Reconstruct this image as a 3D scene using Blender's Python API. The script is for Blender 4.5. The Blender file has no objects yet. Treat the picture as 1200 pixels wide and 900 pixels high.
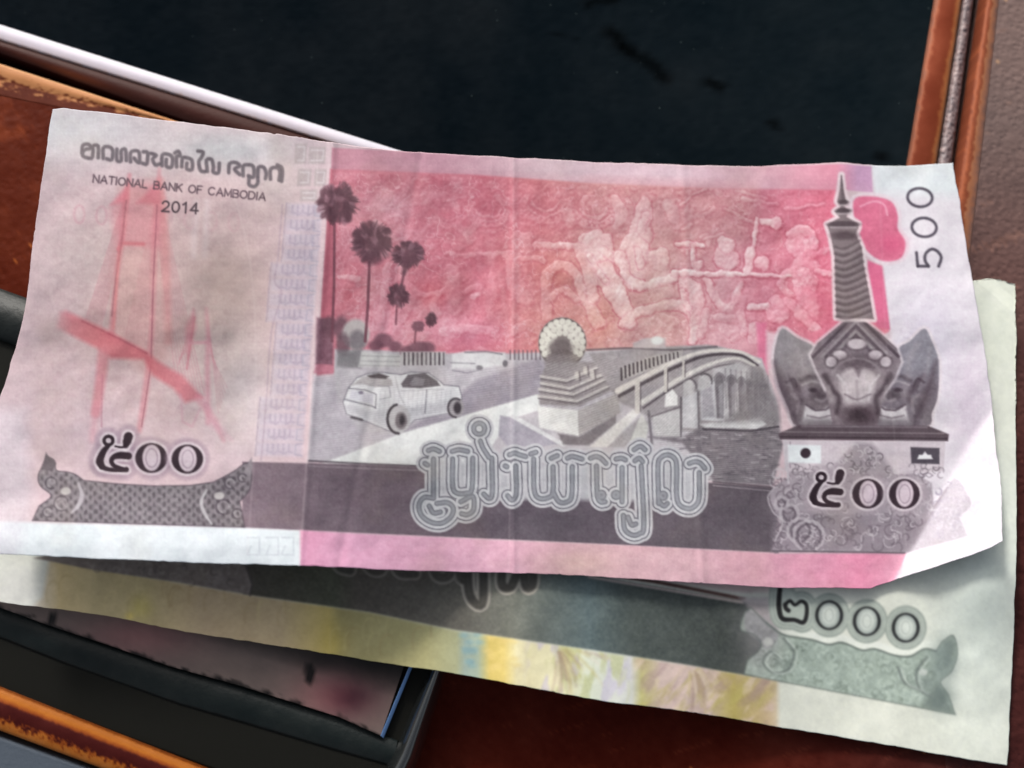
import bpy, math, random
import numpy as np
from math import radians, sin, cos

random.seed(7)
rng = np.random.default_rng(11)
sc = bpy.context.scene

# ------------------------------------------------------------------ camera
TILT = radians(14.0)
DIST = 0.128            # metres from the lens to the middle of the notes
Z0 = 0.006
FOC = 1000.0            # focal length in pixels of a 1200 x 900 frame
cam_d = bpy.data.cameras.new('camera')
cam = bpy.data.objects.new('camera', cam_d)
sc.collection.objects.link(cam)
CAM = np.array([0.0, -DIST * sin(TILT), Z0 + DIST * cos(TILT)])
cam.location = CAM
cam.rotation_euler = (TILT, 0, 0)
cam_d.sensor_width = 36.0
cam_d.lens = 36.0 * FOC / 1200.0
cam_d.clip_start = 0.001
cam_d.clip_end = 50.0
cam_d.dof.use_dof = True
cam_d.dof.focus_distance = 0.124
cam_d.dof.aperture_fstop = 14.0
sc.camera = cam

# ------------------------------------------------------------------ light
SUN_EL, SUN_AZ = radians(31), radians(-20)      # azimuth from +y, clockwise positive
world = bpy.data.worlds.new('World')
sc.world = world
world.use_nodes = True
wn = world.node_tree
wn.nodes.clear()
wo = wn.nodes.new('ShaderNodeOutputWorld')
bg = wn.nodes.new('ShaderNodeBackground')
sky = wn.nodes.new('ShaderNodeTexSky')
sky.sky_type = 'NISHITA'
sky.sun_disc = False
sky.sun_elevation = SUN_EL
sky.sun_rotation = SUN_AZ
sky.air_density = 1.0
sky.dust_density = 5.0
bg.inputs['Strength'].default_value = 0.155
hs = wn.nodes.new('ShaderNodeHueSaturation'); hs.inputs['Saturation'].default_value = 0.35      # hazy white sky
wn.links.new(sky.outputs[0], hs.inputs['Color'])
wn.links.new(hs.outputs[0], bg.inputs[0])
wn.links.new(bg.outputs[0], wo.inputs[0])

sun_d = bpy.data.lights.new('sun', 'SUN')
sun_d.energy = 3.2
sun_d.angle = radians(9.0)
sun_d.color = (1.0, 0.95, 0.89)
sun = bpy.data.objects.new('sun', sun_d)
sc.collection.objects.link(sun)
sd = np.array([sin(SUN_AZ) * cos(SUN_EL), cos(SUN_AZ) * cos(SUN_EL), sin(SUN_EL)])
sun.rotation_euler = (math.pi / 2 - SUN_EL, 0, math.pi - SUN_AZ)
sun.location = sd * 0.6

sc.view_settings.view_transform = 'Standard'
sc.view_settings.look = 'None'
sc.view_settings.exposure = 0.0
sc.view_settings.gamma = 1.0
sc.render.engine = 'CYCLES'
sc.cycles.use_denoising = True
sc.cycles.max_bounces = 6
sc.cycles.filter_width = 1.6

# ------------------------------------------------------------------ helpers
CT, ST = cos(TILT), sin(TILT)


def P(px, py, z):
    """Point of the photograph's pixel on the horizontal plane (or planes) at height z, in metres."""
    px = np.asarray(px, float); py = np.asarray(py, float); z = np.asarray(z, float)
    dx = (px - 600.0) / FOC; dy = (450.0 - py) / FOC
    wy = dy * CT + ST
    wz = dy * ST - CT
    t = (z - CAM[2]) / wz
    return np.stack(np.broadcast_arrays(CAM[0] + dx * t, CAM[1] + wy * t, z), -1)


def lin(c):
    c = np.asarray(c, float) / 255.0
    return np.where(c <= 0.04045, c / 12.92, ((c + 0.055) / 1.055) ** 2.4)


def vnoise(X, Y, scale, seed=0, octaves=4, rough=0.55):
    """fractal value noise in 0..1 on arrays of coordinates"""
    out = np.zeros(np.shape(X)); amp = 1.0; tot = 0.0
    x = np.asarray(X, float) / scale; y = np.asarray(Y, float) / scale
    for o in range(octaves):
        r = np.random.default_rng(seed * 31 + o)
        T = r.random((256, 256))
        xi = np.floor(x).astype(int); yi = np.floor(y).astype(int)
        fx = x - xi; fy = y - yi
        fx = fx * fx * (3 - 2 * fx); fy = fy * fy * (3 - 2 * fy)
        a = T[yi % 256, xi % 256]; b = T[yi % 256, (xi + 1) % 256]
        c = T[(yi + 1) % 256, xi % 256]; d = T[(yi + 1) % 256, (xi + 1) % 256]
        out += amp * ((a * (1 - fx) + b * fx) * (1 - fy) + (c * (1 - fx) + d * fx) * fy)
        tot += amp; amp *= rough; x = x * 2.03 + 17.1; y = y * 2.03 + 9.7
    return out / tot


def spl(pts, n=8, closed=False):
    """Catmull-Rom curve through points"""
    p = [tuple(map(float, q)) for q in pts]
    if len(p) < 3:
        return p
    if closed:
        q = [p[-1]] + p + [p[0], p[1]]
    else:
        q = [(2 * p[0][0] - p[1][0], 2 * p[0][1] - p[1][1])] + p + [(2 * p[-1][0] - p[-2][0], 2 * p[-1][1] - p[-2][1])]
    out = []
    for i in range(1, len(q) - 2):
        a, b, c, d = (np.array(q[i + k]) for k in (-1, 0, 1, 2))
        for k in range(n):
            t = k / n
            out.append(tuple(0.5 * (2 * b + (c - a) * t + (2 * a - 5 * b + 4 * c - d) * t * t + (3 * b - a - 3 * c + d) * t ** 3)))
    if not closed:
        out.append(p[-1])
    return out


class Art:
    """A sheet of printing ink: numpy colours over the note, drawn with distance fields."""

    def __init__(s, x0, y0, x1, y1, base):
        s.x0, s.y0 = x0, y0
        s.w, s.h = x1 - x0, y1 - y0
        s.Y, s.X = np.mgrid[y0:y1, x0:x1].astype(float)
        s.c = np.zeros((s.h, s.w, 3)) + np.array(base, float)

    def box(s, pts, pad):
        a = np.array([q[:2] for q in pts], float)
        i0 = max(0, int(a[:, 1].min() - pad - s.y0)); i1 = min(s.h, int(a[:, 1].max() + pad - s.y0) + 2)
        j0 = max(0, int(a[:, 0].min() - pad - s.x0)); j1 = min(s.w, int(a[:, 0].max() + pad - s.x0) + 2)
        return (slice(i0, max(i0, i1)), slice(j0, max(j0, j1)))

    def mix(s, sl, m, col):
        col = np.asarray(col, float)
        m = m[..., None]
        s.c[sl] = s.c[sl] * (1 - m) + col * m

    def dline(s, pts, sl, widths=None):
        X, Y = s.X[sl], s.Y[sl]
        D = np.full(X.shape, 1e9)
        for k in range(len(pts) - 1):
            ax, ay = pts[k][:2]; bx, by = pts[k + 1][:2]
            vx, vy = bx - ax, by - ay
            L = vx * vx + vy * vy + 1e-9
            t = np.clip(((X - ax) * vx + (Y - ay) * vy) / L, 0, 1)
            d = np.hypot(X - ax - t * vx, Y - ay - t * vy)
            if widths is not None:
                d = d - 0.5 * (widths[k] * (1 - t) + widths[k + 1] * t)
            D = np.minimum(D, d)
        return D

    def sd(s, pts, sl):
        X, Y = s.X[sl], s.Y[sl]
        D = np.full(X.shape, 1e9); ins = np.zeros(X.shape, bool)
        n = len(pts)
        for k in range(n):
            ax, ay = pts[k][:2]; bx, by = pts[(k + 1) % n][:2]
            vx, vy = bx - ax, by - ay
            L = vx * vx + vy * vy + 1e-9
            t = np.clip(((X - ax) * vx + (Y - ay) * vy) / L, 0, 1)
            D = np.minimum(D, np.hypot(X - ax - t * vx, Y - ay - t * vy))
            if ay != by:
                cnd = (ay > Y) != (by > Y)
                ins ^= cnd & (X < (bx - ax) * (Y - ay) / (by - ay) + ax)
        return np.where(ins, -D, D)

    def fill(s, pts, col, a=1.0, soft=1.0, smooth=False, tex=None):
        if smooth:
            pts = spl(pts, 6, True)
        sl = s.box(pts, soft * 2 + 2)
        m = np.clip(0.5 - s.sd(pts, sl) / (2 * soft), 0, 1) * a
        if tex is not None:
            m = m * tex[sl]
        s.mix(sl, m, col)

    def line(s, pts, w, col, a=1.0, soft=0.8, smooth=False, n=6):
        if smooth:
            k0 = len(pts); pts = spl(pts, n)
            if not np.isscalar(w):
                w = np.interp(np.linspace(0, k0 - 1, len(pts)), np.arange(k0), w)
        ws = [w] * len(pts) if np.isscalar(w) else list(w)
        sl = s.box(pts, max(ws) + soft * 2 + 2)
        m = np.clip(0.5 - s.dline(pts, sl, ws) / (2 * soft), 0, 1) * a
        s.mix(sl, m, col)

    def oval(s, cx, cy, rx, ry, col, a=1.0, soft=1.0, rot=0.0, tex=None):
        r = max(rx, ry)
        sl = s.box([(cx - r, cy - r), (cx + r, cy + r)], soft * 2 + 2)
        X, Y = s.X[sl] - cx, s.Y[sl] - cy
        c_, s_ = cos(rot), sin(rot)
        u, v = (X * c_ + Y * s_) / rx, (-X * s_ + Y * c_) / ry
        d = (np.hypot(u, v) - 1) * min(rx, ry)
        m = np.clip(0.5 - d / (2 * soft), 0, 1) * a
        if tex is not None:
            m = m * tex[sl]
        s.mix(sl, m, col)

    def ring(s, cx, cy, rx, ry, w, col, a=1.0, soft=0.8, rot=0.0):
        pts = [(cx + rx * cos(t) * cos(rot) - ry * sin(t) * sin(rot), cy + rx * cos(t) * sin(rot) + ry * sin(t) * cos(rot)) for t in np.linspace(0, 2 * math.pi, 28)]
        s.line(pts, w, col, a, soft)

    def grad(s, pts, stops, a=1.0, soft=1.0, axis=0, smooth=False):
        """fill whose ink changes along x (axis 0) or y (axis 1)"""
        if smooth:
            pts = spl(pts, 6, True)
        sl = s.box(pts, soft * 2 + 2)
        m = (np.clip(0.5 - s.sd(pts, sl) / (2 * soft), 0, 1) * a)[..., None]
        V = s.X[sl] if axis == 0 else s.Y[sl]
        ks = [q[0] for q in stops]
        col = np.stack([np.interp(V, ks, [q[1][i] for q in stops]) for i in range(3)], -1)
        s.c[sl] = s.c[sl] * (1 - m) + col * m

    def glow(s, cx, cy, rx, ry, col, a, rot=0.0):
        """soft ink patch"""
        sl = s.box([(cx - rx * 2.2, cy - ry * 2.2), (cx + rx * 2.2, cy + ry * 2.2), (cx - ry * 2.2, cy - rx * 2.2), (cx + ry * 2.2, cy + rx * 2.2)] if rot else
                   [(cx - rx * 2.2, cy - ry * 2.2), (cx + rx * 2.2, cy + ry * 2.2)], 2)
        X, Y = s.X[sl] - cx, s.Y[sl] - cy
        c_, s_ = cos(rot), sin(rot)
        u, v = (X * c_ + Y * s_) / rx, (-X * s_ + Y * c_) / ry
        s.mix(sl, np.exp(-(u * u + v * v)) * a, col)

    def grain(s, amp, scale, seed, region=None, tint=(1, 1, 1), octaves=3):
        sl = s.box(region, 2) if region is not None else (slice(0, s.h), slice(0, s.w))
        n = (vnoise(s.X[sl], s.Y[sl], scale, seed, octaves) - 0.5) * 2 * amp
        if region is not None and len(region) > 2:
            n = n * np.clip(0.5 - s.sd(region, sl) / 2, 0, 1)
        s.c[sl] = s.c[sl] + n[..., None] * np.array(tint)

    def blur(s, k=1):
        for _ in range(k):
            c = s.c
            c = (np.roll(c, 1, 0) + 2 * c + np.roll(c, -1, 0)) / 4
            s.c = (np.roll(c, 1, 1) + 2 * c + np.roll(c, -1, 1)) / 4

    def sample(s, px, py):
        x = np.clip(px - s.x0, 0, s.w - 1.001); y = np.clip(py - s.y0, 0, s.h - 1.001)
        i = x.astype(int); j = y.astype(int); fx = (x - i)[..., None]; fy = (y - j)[..., None]
        c = s.c
        return (c[j, i] * (1 - fx) + c[j, i + 1] * fx) * (1 - fy) + (c[j + 1, i] * (1 - fx) + c[j + 1, i + 1] * fx) * fy


# a small stroke alphabet for the lettering (unit box, y up)
def arc(cx, cy, rx, ry, a0, a1, n=14):
    return [(cx + rx * cos(radians(a)), cy + ry * sin(radians(a))) for a in np.linspace(a0, a1, n)]


GLYPH = {
    'N': (0.85, [[(0, 0), (0, 1), (0.8, 0), (0.8, 1)]]),
    'A': (0.95, [[(0, 0), (0.45, 1), (0.9, 0)], [(0.18, 0.33), (0.72, 0.33)]]),
    'T': (0.8, [[(0, 1), (0.8, 1)], [(0.4, 1), (0.4, 0)]]),
    'I': (0.15, [[(0.05, 0), (0.05, 1)]]),
    'O': (1.0, [arc(0.48, 0.5, 0.48, 0.5, 0, 360, 24)]),
    'L': (0.7, [[(0, 1), (0, 0), (0.6, 0)]]),
    'B': (0.8, [[(0, 0), (0, 1), (0.45, 1)] + arc(0.45, 0.76, 0.24, 0.24, 90, -90, 8) + [(0, 0.52)], arc(0.5, 0.26, 0.26, 0.26, 90, -90, 8) + [(0, 0)]]),
    'K': (0.8, [[(0, 0), (0, 1)], [(0.72, 1), (0.05, 0.42)], [(0.25, 0.6), (0.76, 0)]]),
    'F': (0.68, [[(0, 0), (0, 1), (0.62, 1)], [(0, 0.52), (0.52, 0.52)]]),
    'C': (0.95, [arc(0.48, 0.5, 0.48, 0.5, 45, 315, 20)]),
    'M': (0.98, [[(0, 0), (0, 1), (0.46, 0.15), (0.92, 1), (0.92, 0)]]),
    'D': (0.9, [[(0, 0), (0, 1), (0.4, 1)] + arc(0.4, 0.5, 0.46, 0.5, 90, -90, 14) + [(0, 0)]]),
    '2': (0.72, [arc(0.33, 0.7, 0.3, 0.3, 170, -20, 10) + [(0.5, 0.42), (0.0, 0.0), (0.66, 0.0)]]),
    '0': (0.75, [arc(0.34, 0.5, 0.33, 0.5, 0, 360, 24)]),
    '1': (0.55, [[(0.05, 0.78), (0.32, 1), (0.32, 0)]]),
    '4': (0.76, [[(0.5, 0), (0.5, 1), (0, 0.28), (0.7, 0.28)]]),
    '5': (0.72, [[(0.6, 1), (0.1, 1), (0.05, 0.55), (0.2, 0.62)] + arc(0.3, 0.32, 0.33, 0.32, 80, -150, 12)]),
    ' ': (0.5, []),
}


def write(art, text, base0, base1, cap, w, col, a=1.0, gap=0.22, soft=0.7):
    tot = sum(GLYPH[ch][0] + gap for ch in text) - gap
    b0, b1 = np.array(base0, float), np.array(base1, float)
    L = np.hypot(*(b1 - b0)); d = (b1 - b0) / L; up = np.array([d[1], -d[0]])
    sx = L / tot; x = 0.0
    for ch in text:
        adv, strokes = GLYPH[ch]
        for st in strokes:
            art.line([tuple(b0 + d * (x + q[0]) * sx + up * q[1] * cap) for q in st], w, col, a, soft)
        x += adv + gap


# ------------------------------------------------------------------ printing of the pink note
INK = (62, 48, 58)


def digit_five(A, x, y, s, col, halo=None):
    """the numeral five of the note, x y = top left, s = size of one unit (the glyph is about 42 x 43 units)"""
    q = lambda pts: [(x + a * s, y + b * s) for a, b in pts]
    loop = [(15.2 + 5.2 * cos(t), 8.3 + 5 * sin(t)) for t in np.linspace(0, 6.3, 12)]
    parts = [(q(loop), [3.6 * s] * 12),
             (q([(15, 14.5), (10, 20), (6.5, 27), (5, 33), (7.5, 38.5)]), [4.5 * s, 6.5 * s, 8 * s, 9 * s, 7 * s]),
             (q([(7, 39), (15, 42), (26, 43), (36, 42.3)]), [6 * s, 4.5 * s, 4 * s, 6 * s]),
             (q([(38.5, 3.5), (37, 9), (35.5, 14)]), [10 * s, 9.5 * s, 6 * s]),
             (q([(35.5, 15), (30, 16.2), (23, 15)]), [3 * s, 2 * s, 1.5 * s]),
             (q([(38.5, 26.4), (29, 25.6), (21.5, 27.5), (18.6, 32.5), (22, 38), (32, 41.5)]), [8 * s, 8 * s, 6 * s, 5 * s, 4.5 * s, 4 * s])]
    for grow, c, a, soft in ([(9 * s, halo, 0.55, 2.2), (3.2 * s, (222, 214, 220), 0.75, 1.0)] if halo is not None else []):
        for p, w in parts:
            A.line(p, [v + 2 * grow for v in w], c, a, soft, True)
    for p, w in parts:
        A.line(p, w, col, 0.95, 0.8, True)


def digit_zero(A, cx, cy, rx, ry, col, halo=None, tilt=0.0):
    if halo is not None:
        A.oval(cx, cy, rx + 8, ry + 8, halo, 0.5, 2.2)
        A.oval(cx, cy, rx + 3, ry + 3, (222, 214, 220), 0.7, 1.0)
    A.oval(cx, cy, rx, ry, col, 0.95, 0.8, tilt)
    A.oval(cx + 0.4, cy - 0.2, rx * 0.57, ry * 0.88, (206, 194, 203), 1.0, 0.8, tilt)
    A.ring(cx + 0.4, cy, rx * 0.36, ry * 0.62, 1.3, (150, 136, 148), 0.7)


def palm(A, cx, cy, r, seed, col=(112, 82, 93), flat=1.0):
    rr = np.random.default_rng(seed)
    A.oval(cx, cy, r * 0.72, r * 0.68 * flat, col, 0.8, r * 0.16)
    for k in range(60):
        a = rr.random() * 2 * math.pi; d = r * (0.12 + 0.80 * rr.random() ** 0.6)
        x, y = cx + d * cos(a), cy + d * sin(a) * flat
        A.oval(x, y, r * 0.22, r * 0.15, col if rr.random() < 0.72 else (156, 122, 134), 0.7, 1.2, rr.random() * 3)
    for k in range(int(10 + r)):
        a = rr.random() * 6.283; q0, q1 = 0.5 + 0.2 * rr.random(), 0.9 + 0.22 * rr.random()
        A.line([(cx + q0 * r * cos(a), cy + q0 * r * sin(a) * flat), (cx + q1 * r * cos(a + 0.12), cy + q1 * r * sin(a + 0.12) * flat + 1)], [2.6, 1.0], col, 0.7, 0.8)


def paint_pink():
    A = Art(-60, 100, 1230, 730, (212, 194, 200))
    # paper tones: rosy left panel with paler and greyer patches, lilac right margin, blue white borders
    A.glow(190, 350, 150, 190, (205, 182, 184), 0.85)
    A.glow(100, 300, 60, 50, (206, 194, 192), 0.5); A.glow(250, 420, 60, 60, (204, 192, 190), 0.45); A.glow(320, 215, 40, 30, (214, 206, 206), 0.5)
    A.glow(265, 360, 60, 110, (196, 178, 172), 0.6)
    A.glow(150, 360, 40, 60, (200, 180, 172), 0.35)
    A.glow(60, 150, 150, 45, (212, 217, 222), 0.8)
    A.glow(270, 175, 80, 24, (217, 221, 224), 0.75)
    A.glow(40, 500, 70, 60, (207, 190, 196), 0.6)
    A.glow(150, 520, 130, 40, (216, 198, 206), 0.7)
    A.glow(285, 470, 40, 70, (218, 212, 216), 0.6)
    A.fill([(-80, 611), (0, 611), (287, 618), (352, 621), (352, 700), (-80, 700)], (217, 226, 232), 0.95, 2.5)
    A.grain(7, 6, 35, [(60, 200), (260, 200), (270, 510), (60, 510)], (0.7, 1, 0.9), 3)
    A.fill([(-80, 470), (30, 480), (38, 590), (20, 660), (-80, 660)], (212, 208, 216), 0.5, 10)
    A.fill([(1020, 180), (1240, 180), (1240, 720), (1060, 720), (1045, 400)], (224, 219, 227), 1, 2)
    A.fill([(1020, 170), (1140, 170), (1150, 232), (1024, 226)], (214, 224, 228), 0.75, 8)
    A.glow(1085, 400, 45, 70, (218, 213, 227), 0.8)
    A.glow(1135, 470, 24, 60, (214, 200, 216), 0.5)
    # faint show-through serial number and red bridge of the left panel
    for k, x in enumerate((93, 119, 146, 196, 222, 248, 274)):
        A.ring(x, 251 + k * 1.6, 6, 10.5, 2.6, (203, 160, 170), 0.45 if k < 3 else 0.22, 1.3)
    for x in (230, 243):
        A.line([(x, 236), (x - 3, 300)], 7, (222, 212, 216), 0.4, 3)
    PK = (214, 135, 146)
    A.fill([(141, 222), (186, 222), (196, 270), (199, 420), (172, 440), (128, 400)], (212, 170, 166), 0.45, 8)
    A.fill([(152, 214), (128, 246), (138, 288), (188, 290), (196, 250), (187, 210)], (215, 152, 162), 0.5, 6)
    A.fill([(151, 216), (130, 240), (150, 236)], (212, 128, 142), 0.6, 3)
    A.fill([(186, 212), (160, 238), (186, 240), (192, 232)], (212, 128, 142), 0.6, 3)
    A.line([(139, 292), (143, 285), (168, 286)], 4.5, (214, 132, 140), 0.65, 1.6)
    A.line([(188, 212), (194, 300), (197, 400)], 9, (212, 160, 160), 0.55, 3)
    A.line([(152, 205), (149, 222), (145, 268), (137, 320), (131, 390)], [4, 6, 6, 5, 7], (208, 134, 144), 0.55, 2.2)
    A.line([(148, 235), (143, 280), (136, 322), (131, 370)], 1.4, (150, 108, 114), 0.6, 1.0)
    A.line([(187, 198), (184, 240), (181, 290), (178, 380), (175, 425), (168, 478), (163, 505)], [3, 7, 7, 6, 7, 8, 6], (212, 142, 152), 0.5, 2.4)
    A.line([(184, 240), (179.5, 333), (177, 428), (166, 500)], 1.4, (150, 98, 112), 0.65, 0.8)
    A.line([(140, 290), (133, 384)], 3, (220, 150, 150), 0.5, 1.2)
    A.grad([(70, 366), (77, 364), (123, 386), (170, 411), (186, 424), (214, 440), (238, 466), (217, 472), (203, 455), (179, 440), (168, 421), (130, 420), (118, 410), (66, 384)],
           [(62, (206, 176, 182)), (85, (216, 140, 150)), (110, (214, 128, 138)), (170, (208, 128, 136)), (240, (208, 142, 152))], 0.85, 3.2)
    A.line([(96, 376), (140, 397), (172, 414)], 1.8, (170, 90, 105), 0.6, 1)
    A.line([(122, 412), (118, 445), (112, 484)], [14, 12, 11], (212, 142, 152), 0.65, 2.8)
    A.line([(113, 480), (108, 515)], 8, (212, 160, 172), 0.4, 3)
    A.line([(120, 440), (119, 500)], 1.4, (180, 120, 140), 0.5, 1)
    for k in range(9):
        t = k / 8
        A.line([(147 - 2 * t, 228 + 46 * t), (100 + 18 * t, 376 + 8 * t)], 1.1, (200, 128, 140), 0.35, 1)
        A.line([(186 - 2 * t, 224 + 46 * t), (205 + 34 * (1 - t), 436 + 24 * (1 - t))], 1.1, (200, 134, 146), 0.33, 1)
        A.line([(184 - 2 * t, 226 + 40 * t), (168 - 22 * (1 - t), 412 - 12 * (1 - t))], 1.0, (204, 140, 150), 0.25, 1)
    for k in range(6):
        A.line([(243, 368 + 8 * k), (256 + 2 * k, 484 - 6 * k)], 1.0, (200, 140, 154), 0.3, 1); A.line([(227, 368 + 8 * k), (208 + k, 430 - 3 * k)], 1.0, (200, 140, 154), 0.3, 1)
    A.line([(232, 466), (252, 494), (262, 516)], [9, 7, 4], (210, 150, 164), 0.45, 2.5)
    A.fill([(217, 384), (227, 362), (230, 384), (220, 420)], (206, 140, 154), 0.6, 3)
    A.line([(242, 362), (244, 400), (243, 440), (244, 495)], [3, 6, 6, 6], (208, 150, 164), 0.5, 2.4)
    A.line([(228, 372), (219, 432)], 2.5, (196, 128, 142), 0.6, 1.2)
    A.line([(222, 402), (243, 401)], 4, (214, 165, 176), 0.7, 1.5)
    A.fill([(240, 470), (272, 516), (246, 500)], (215, 175, 190), 0.5, 4)
    A.line([(212, 462), (214, 494), (225, 500), (234, 480)], 2, (205, 160, 176), 0.5, 1.5)
    # pale key pattern between panel and picture
    for gx, gy, gw, gh in ((346, 168, 14, 24), (362, 172, 20, 20), (349, 198, 16, 20), (369, 198, 14, 20), (352, 222, 20, 14)):
        A.fill([(gx, gy), (gx + gw, gy), (gx + gw - 1, gy + gh), (gx - 1, gy + gh)], (190, 180, 182), 0.75, 1.2)
        A.line([(gx + 3, gy + 4), (gx + gw - 3, gy + 4), (gx + gw - 4, gy + gh - 4), (gx + 3, gy + gh - 4)], 1.6, (215, 208, 212), 0.8, 0.9)
    for k in range(17):
        y = 238 + k * 17.5; x = 360 - (y - 238) * 0.083
        wob = 18 if 3 < k < 8 or k > 12 else 6
        A.fill([(x - 18 - wob, y), (x + 18, y + 1), (x + 17, y + 17), (x - 19 - wob, y + 16)], (199, 192, 206), 0.6, 2.4)
        for j in range(5):
            xx = x - 14 - wob * 0.5 + j * 6.2
            A.line([(xx, y + 3), (xx - 0.6, y + 11 + 3 * (j % 2)), (xx + 3.2, y + 12)], 1.9, (168, 158, 176), 0.5, 1.3)
        A.line([(x - 18 - wob, y), (x - 20 - wob, y + 16)], 1.4, (168, 156, 172), 0.5, 1)
        A.line([(x + 17, y + 2), (x + 10, y + 3), (x + 9, y + 15), (x + 17, y + 16)], 1.5, (170, 168, 186), 0.5, 0.9)
    A.line([(331, 240), (326, 300), (322, 330), (330, 345), (318, 390), (312, 470), (306, 540)], 1.6, (176, 160, 174), 0.6, 1.2, True)
    for gx in (290, 312, 330):
        A.line([(gx, 630), (gx + 14, 630), (gx + 14, 650), (gx, 650), (gx + 4, 640)], 1.6, (192, 196, 204), 0.7, 1)
    # rose picture field
    top = [(389, 173), (450, 176), (560, 183), (640, 187), (760, 193), (860, 196), (985, 192), (1021, 195)]
    A.grad(top + [(1023, 226), (985, 222), (860, 222), (700, 216), (560, 207), (388, 200)],
           [(389, (206, 158, 172)), (520, (208, 168, 182)), (640, (217, 195, 203)), (800, (219, 196, 206)), (900, (222, 182, 194)), (980, (222, 160, 178)), (1005, (204, 168, 196))], 1, 1.2)
    field = [(387, 198), (560, 205), (700, 215), (860, 221), (990, 222), (1000, 300), (1024, 330), (1042, 388), (1000, 420), (900, 432), (830, 412), (660, 425), (520, 420), (372, 440)]
    A.grad(field, [(372, (192, 116, 132)), (400, (210, 148, 161)), (500, (208, 141, 155)), (560, (207, 134, 149)), (640, (211, 150, 154)), (700, (213, 172, 170)), (780, (211, 174, 175)), (850, (211, 163, 173)), (920, (217, 144, 162)), (985, (221, 136, 157))], 1, 1.5)
    fieldx = [(391, 202), (560, 207), (700, 217), (860, 222), (975, 223), (978, 380), (920, 400), (830, 405), (520, 412), (392, 405)]
    # carved relief: figures and foliage are modelled as heights and engraved by their slopes
    rr = np.random.default_rng(3)
    A.fill([(420, 205), (700, 216), (860, 222), (860, 262), (700, 280), (560, 275), (430, 240)], (206, 134, 150), 0.4, 14)
    A.fill([(690, 216), (880, 222), (880, 280), (820, 300), (690, 280)], (200, 156, 158), 0.6, 14)
    for cx, cy, rx, ry, c, al in ((460, 245, 26, 20, (226, 186, 196), .7), (430, 240, 24, 12, (222, 172, 186), .5), (470, 278, 26, 12, (224, 178, 190), .6), (412, 345, 14, 24, (210, 110, 124), .5),
                                  (505, 345, 22, 18, (212, 110, 120), .5), (640, 390, 60, 30, (216, 168, 156), .6), (705, 380, 18, 24, (204, 136, 122), .6), (655, 322, 24, 20, (210, 150, 142), .5),
                                  (560, 392, 60, 22, (226, 156, 178), .6), (450, 385, 34, 20, (226, 180, 194), .6), (850, 400, 44, 22, (218, 180, 188), .7), (760, 385, 60, 24, (216, 182, 182), .6), (770, 250, 40, 20, (208, 176, 180), .4)):
        A.glow(cx, cy, rx, ry, c, al)
    box_ = [(380, 200), (1045, 445)]
    sl = A.box(box_, 0)
    X0, Y0 = A.X[sl], A.Y[sl]
    wx = X0 + (vnoise(X0, Y0, 11, 201, 4) - 0.5) * 7; wy = Y0 + (vnoise(X0, Y0, 11, 202, 4) - 0.5) * 7
    R = np.zeros(X0.shape); pale = np.zeros(X0.shape); rim = np.zeros(X0.shape)

    def hump(pts, w, h, p=0.0):
        nonlocal R, pale, rim
        ws = [w] * len(pts) if np.isscalar(w) else w
        D = np.full(X0.shape, 1e9); W = np.ones(X0.shape)
        for k in range(max(1, len(pts) - 1)):
            (ax, ay), (bx, by) = pts[k], pts[min(k + 1, len(pts) - 1)]
            vx, vy = bx - ax, by - ay
            t = np.clip(((wx - ax) * vx + (wy - ay) * vy) / (vx * vx + vy * vy + 1e-9), 0, 1)
            ww = (0.84 + 0.3 * np.abs(np.sin(0.13 * wx + 0.1 * wy))) * ws[k] * (1 - t) + ws[min(k + 1, len(ws) - 1)] * t
            d = np.hypot(wx - ax - t * vx, wy - ay - t * vy) / ww
            ww = np.maximum(ww * 0.86, 1.2); d = d / 0.86
            m_ = d < D
            D = np.where(m_, d, D); W = np.where(m_, ww, W)
        q = np.sqrt(np.clip(1 - D * D, 0, 1))
        q = q * (0.93 + 0.07 * np.cos(wx * 0.9 + wy * 0.5))
        R = np.maximum(R, np.where(D < 1, (0.3 + 0.7 * q) * h, 0)); pale = np.maximum(pale, np.clip((1.08 - D) * 5, 0, 1) * p)
        if p > 0.1:
            e_ = (D - 1) * W
            rim = np.where(D < 1, rim * 0.25, np.maximum(rim, np.exp(-((e_ - 1.2) / 1.1) ** 2) * min(1, p * 1.6)))

    # foliage
    for k in range(330):
        x = 440 + rr.random() * 450; y = 208 + rr.random() ** 1.2 * 84 + (x - 440) * 0.012
        L = 4 + rr.random() * 7; an = rr.random() * 3.1
        hump([(x, y), (x + L * cos(an), y + L * 0.6 * sin(an))], 1.6 + 1.4 * rr.random(), 1 + 1.6 * rr.random(), 0.3 * rr.random())
    for cx, cy, r in ((572, 244, 26), (640, 234, 32), (695, 242, 30), (526, 250, 20), (600, 226, 20), (548, 262, 14)):
        for q in (1.0, 0.76, 0.52):
            hump(arc(cx, cy, r * q, r * q * 0.85, 10, 170, 9), 1.5, 2.6, 0.4)
        for j in range(12):
            an = radians(12 + j * 14)
            hump([(cx + r * .88 * cos(an), cy + r * .75 * sin(an))], 2.3, 2.4, 0.4)
    for pts, w in (([(797, 240), (826, 222)], 3), ([(870, 232), (912, 240)], 3.5), ([(850, 246), (884, 262)], 2.5), ([(920, 246), (966, 238)], 3), ([(862, 224), (900, 232)], 2.5), ([(800, 270), (812, 262)], 3), ([(826, 280), (846, 274)], 3.2), ([(532, 232), (540, 262), (552, 284)], 5), ([(520, 236), (556, 230)], 3)):
        hump(pts, w * 0.6, 3.2, 0.36)
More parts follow.
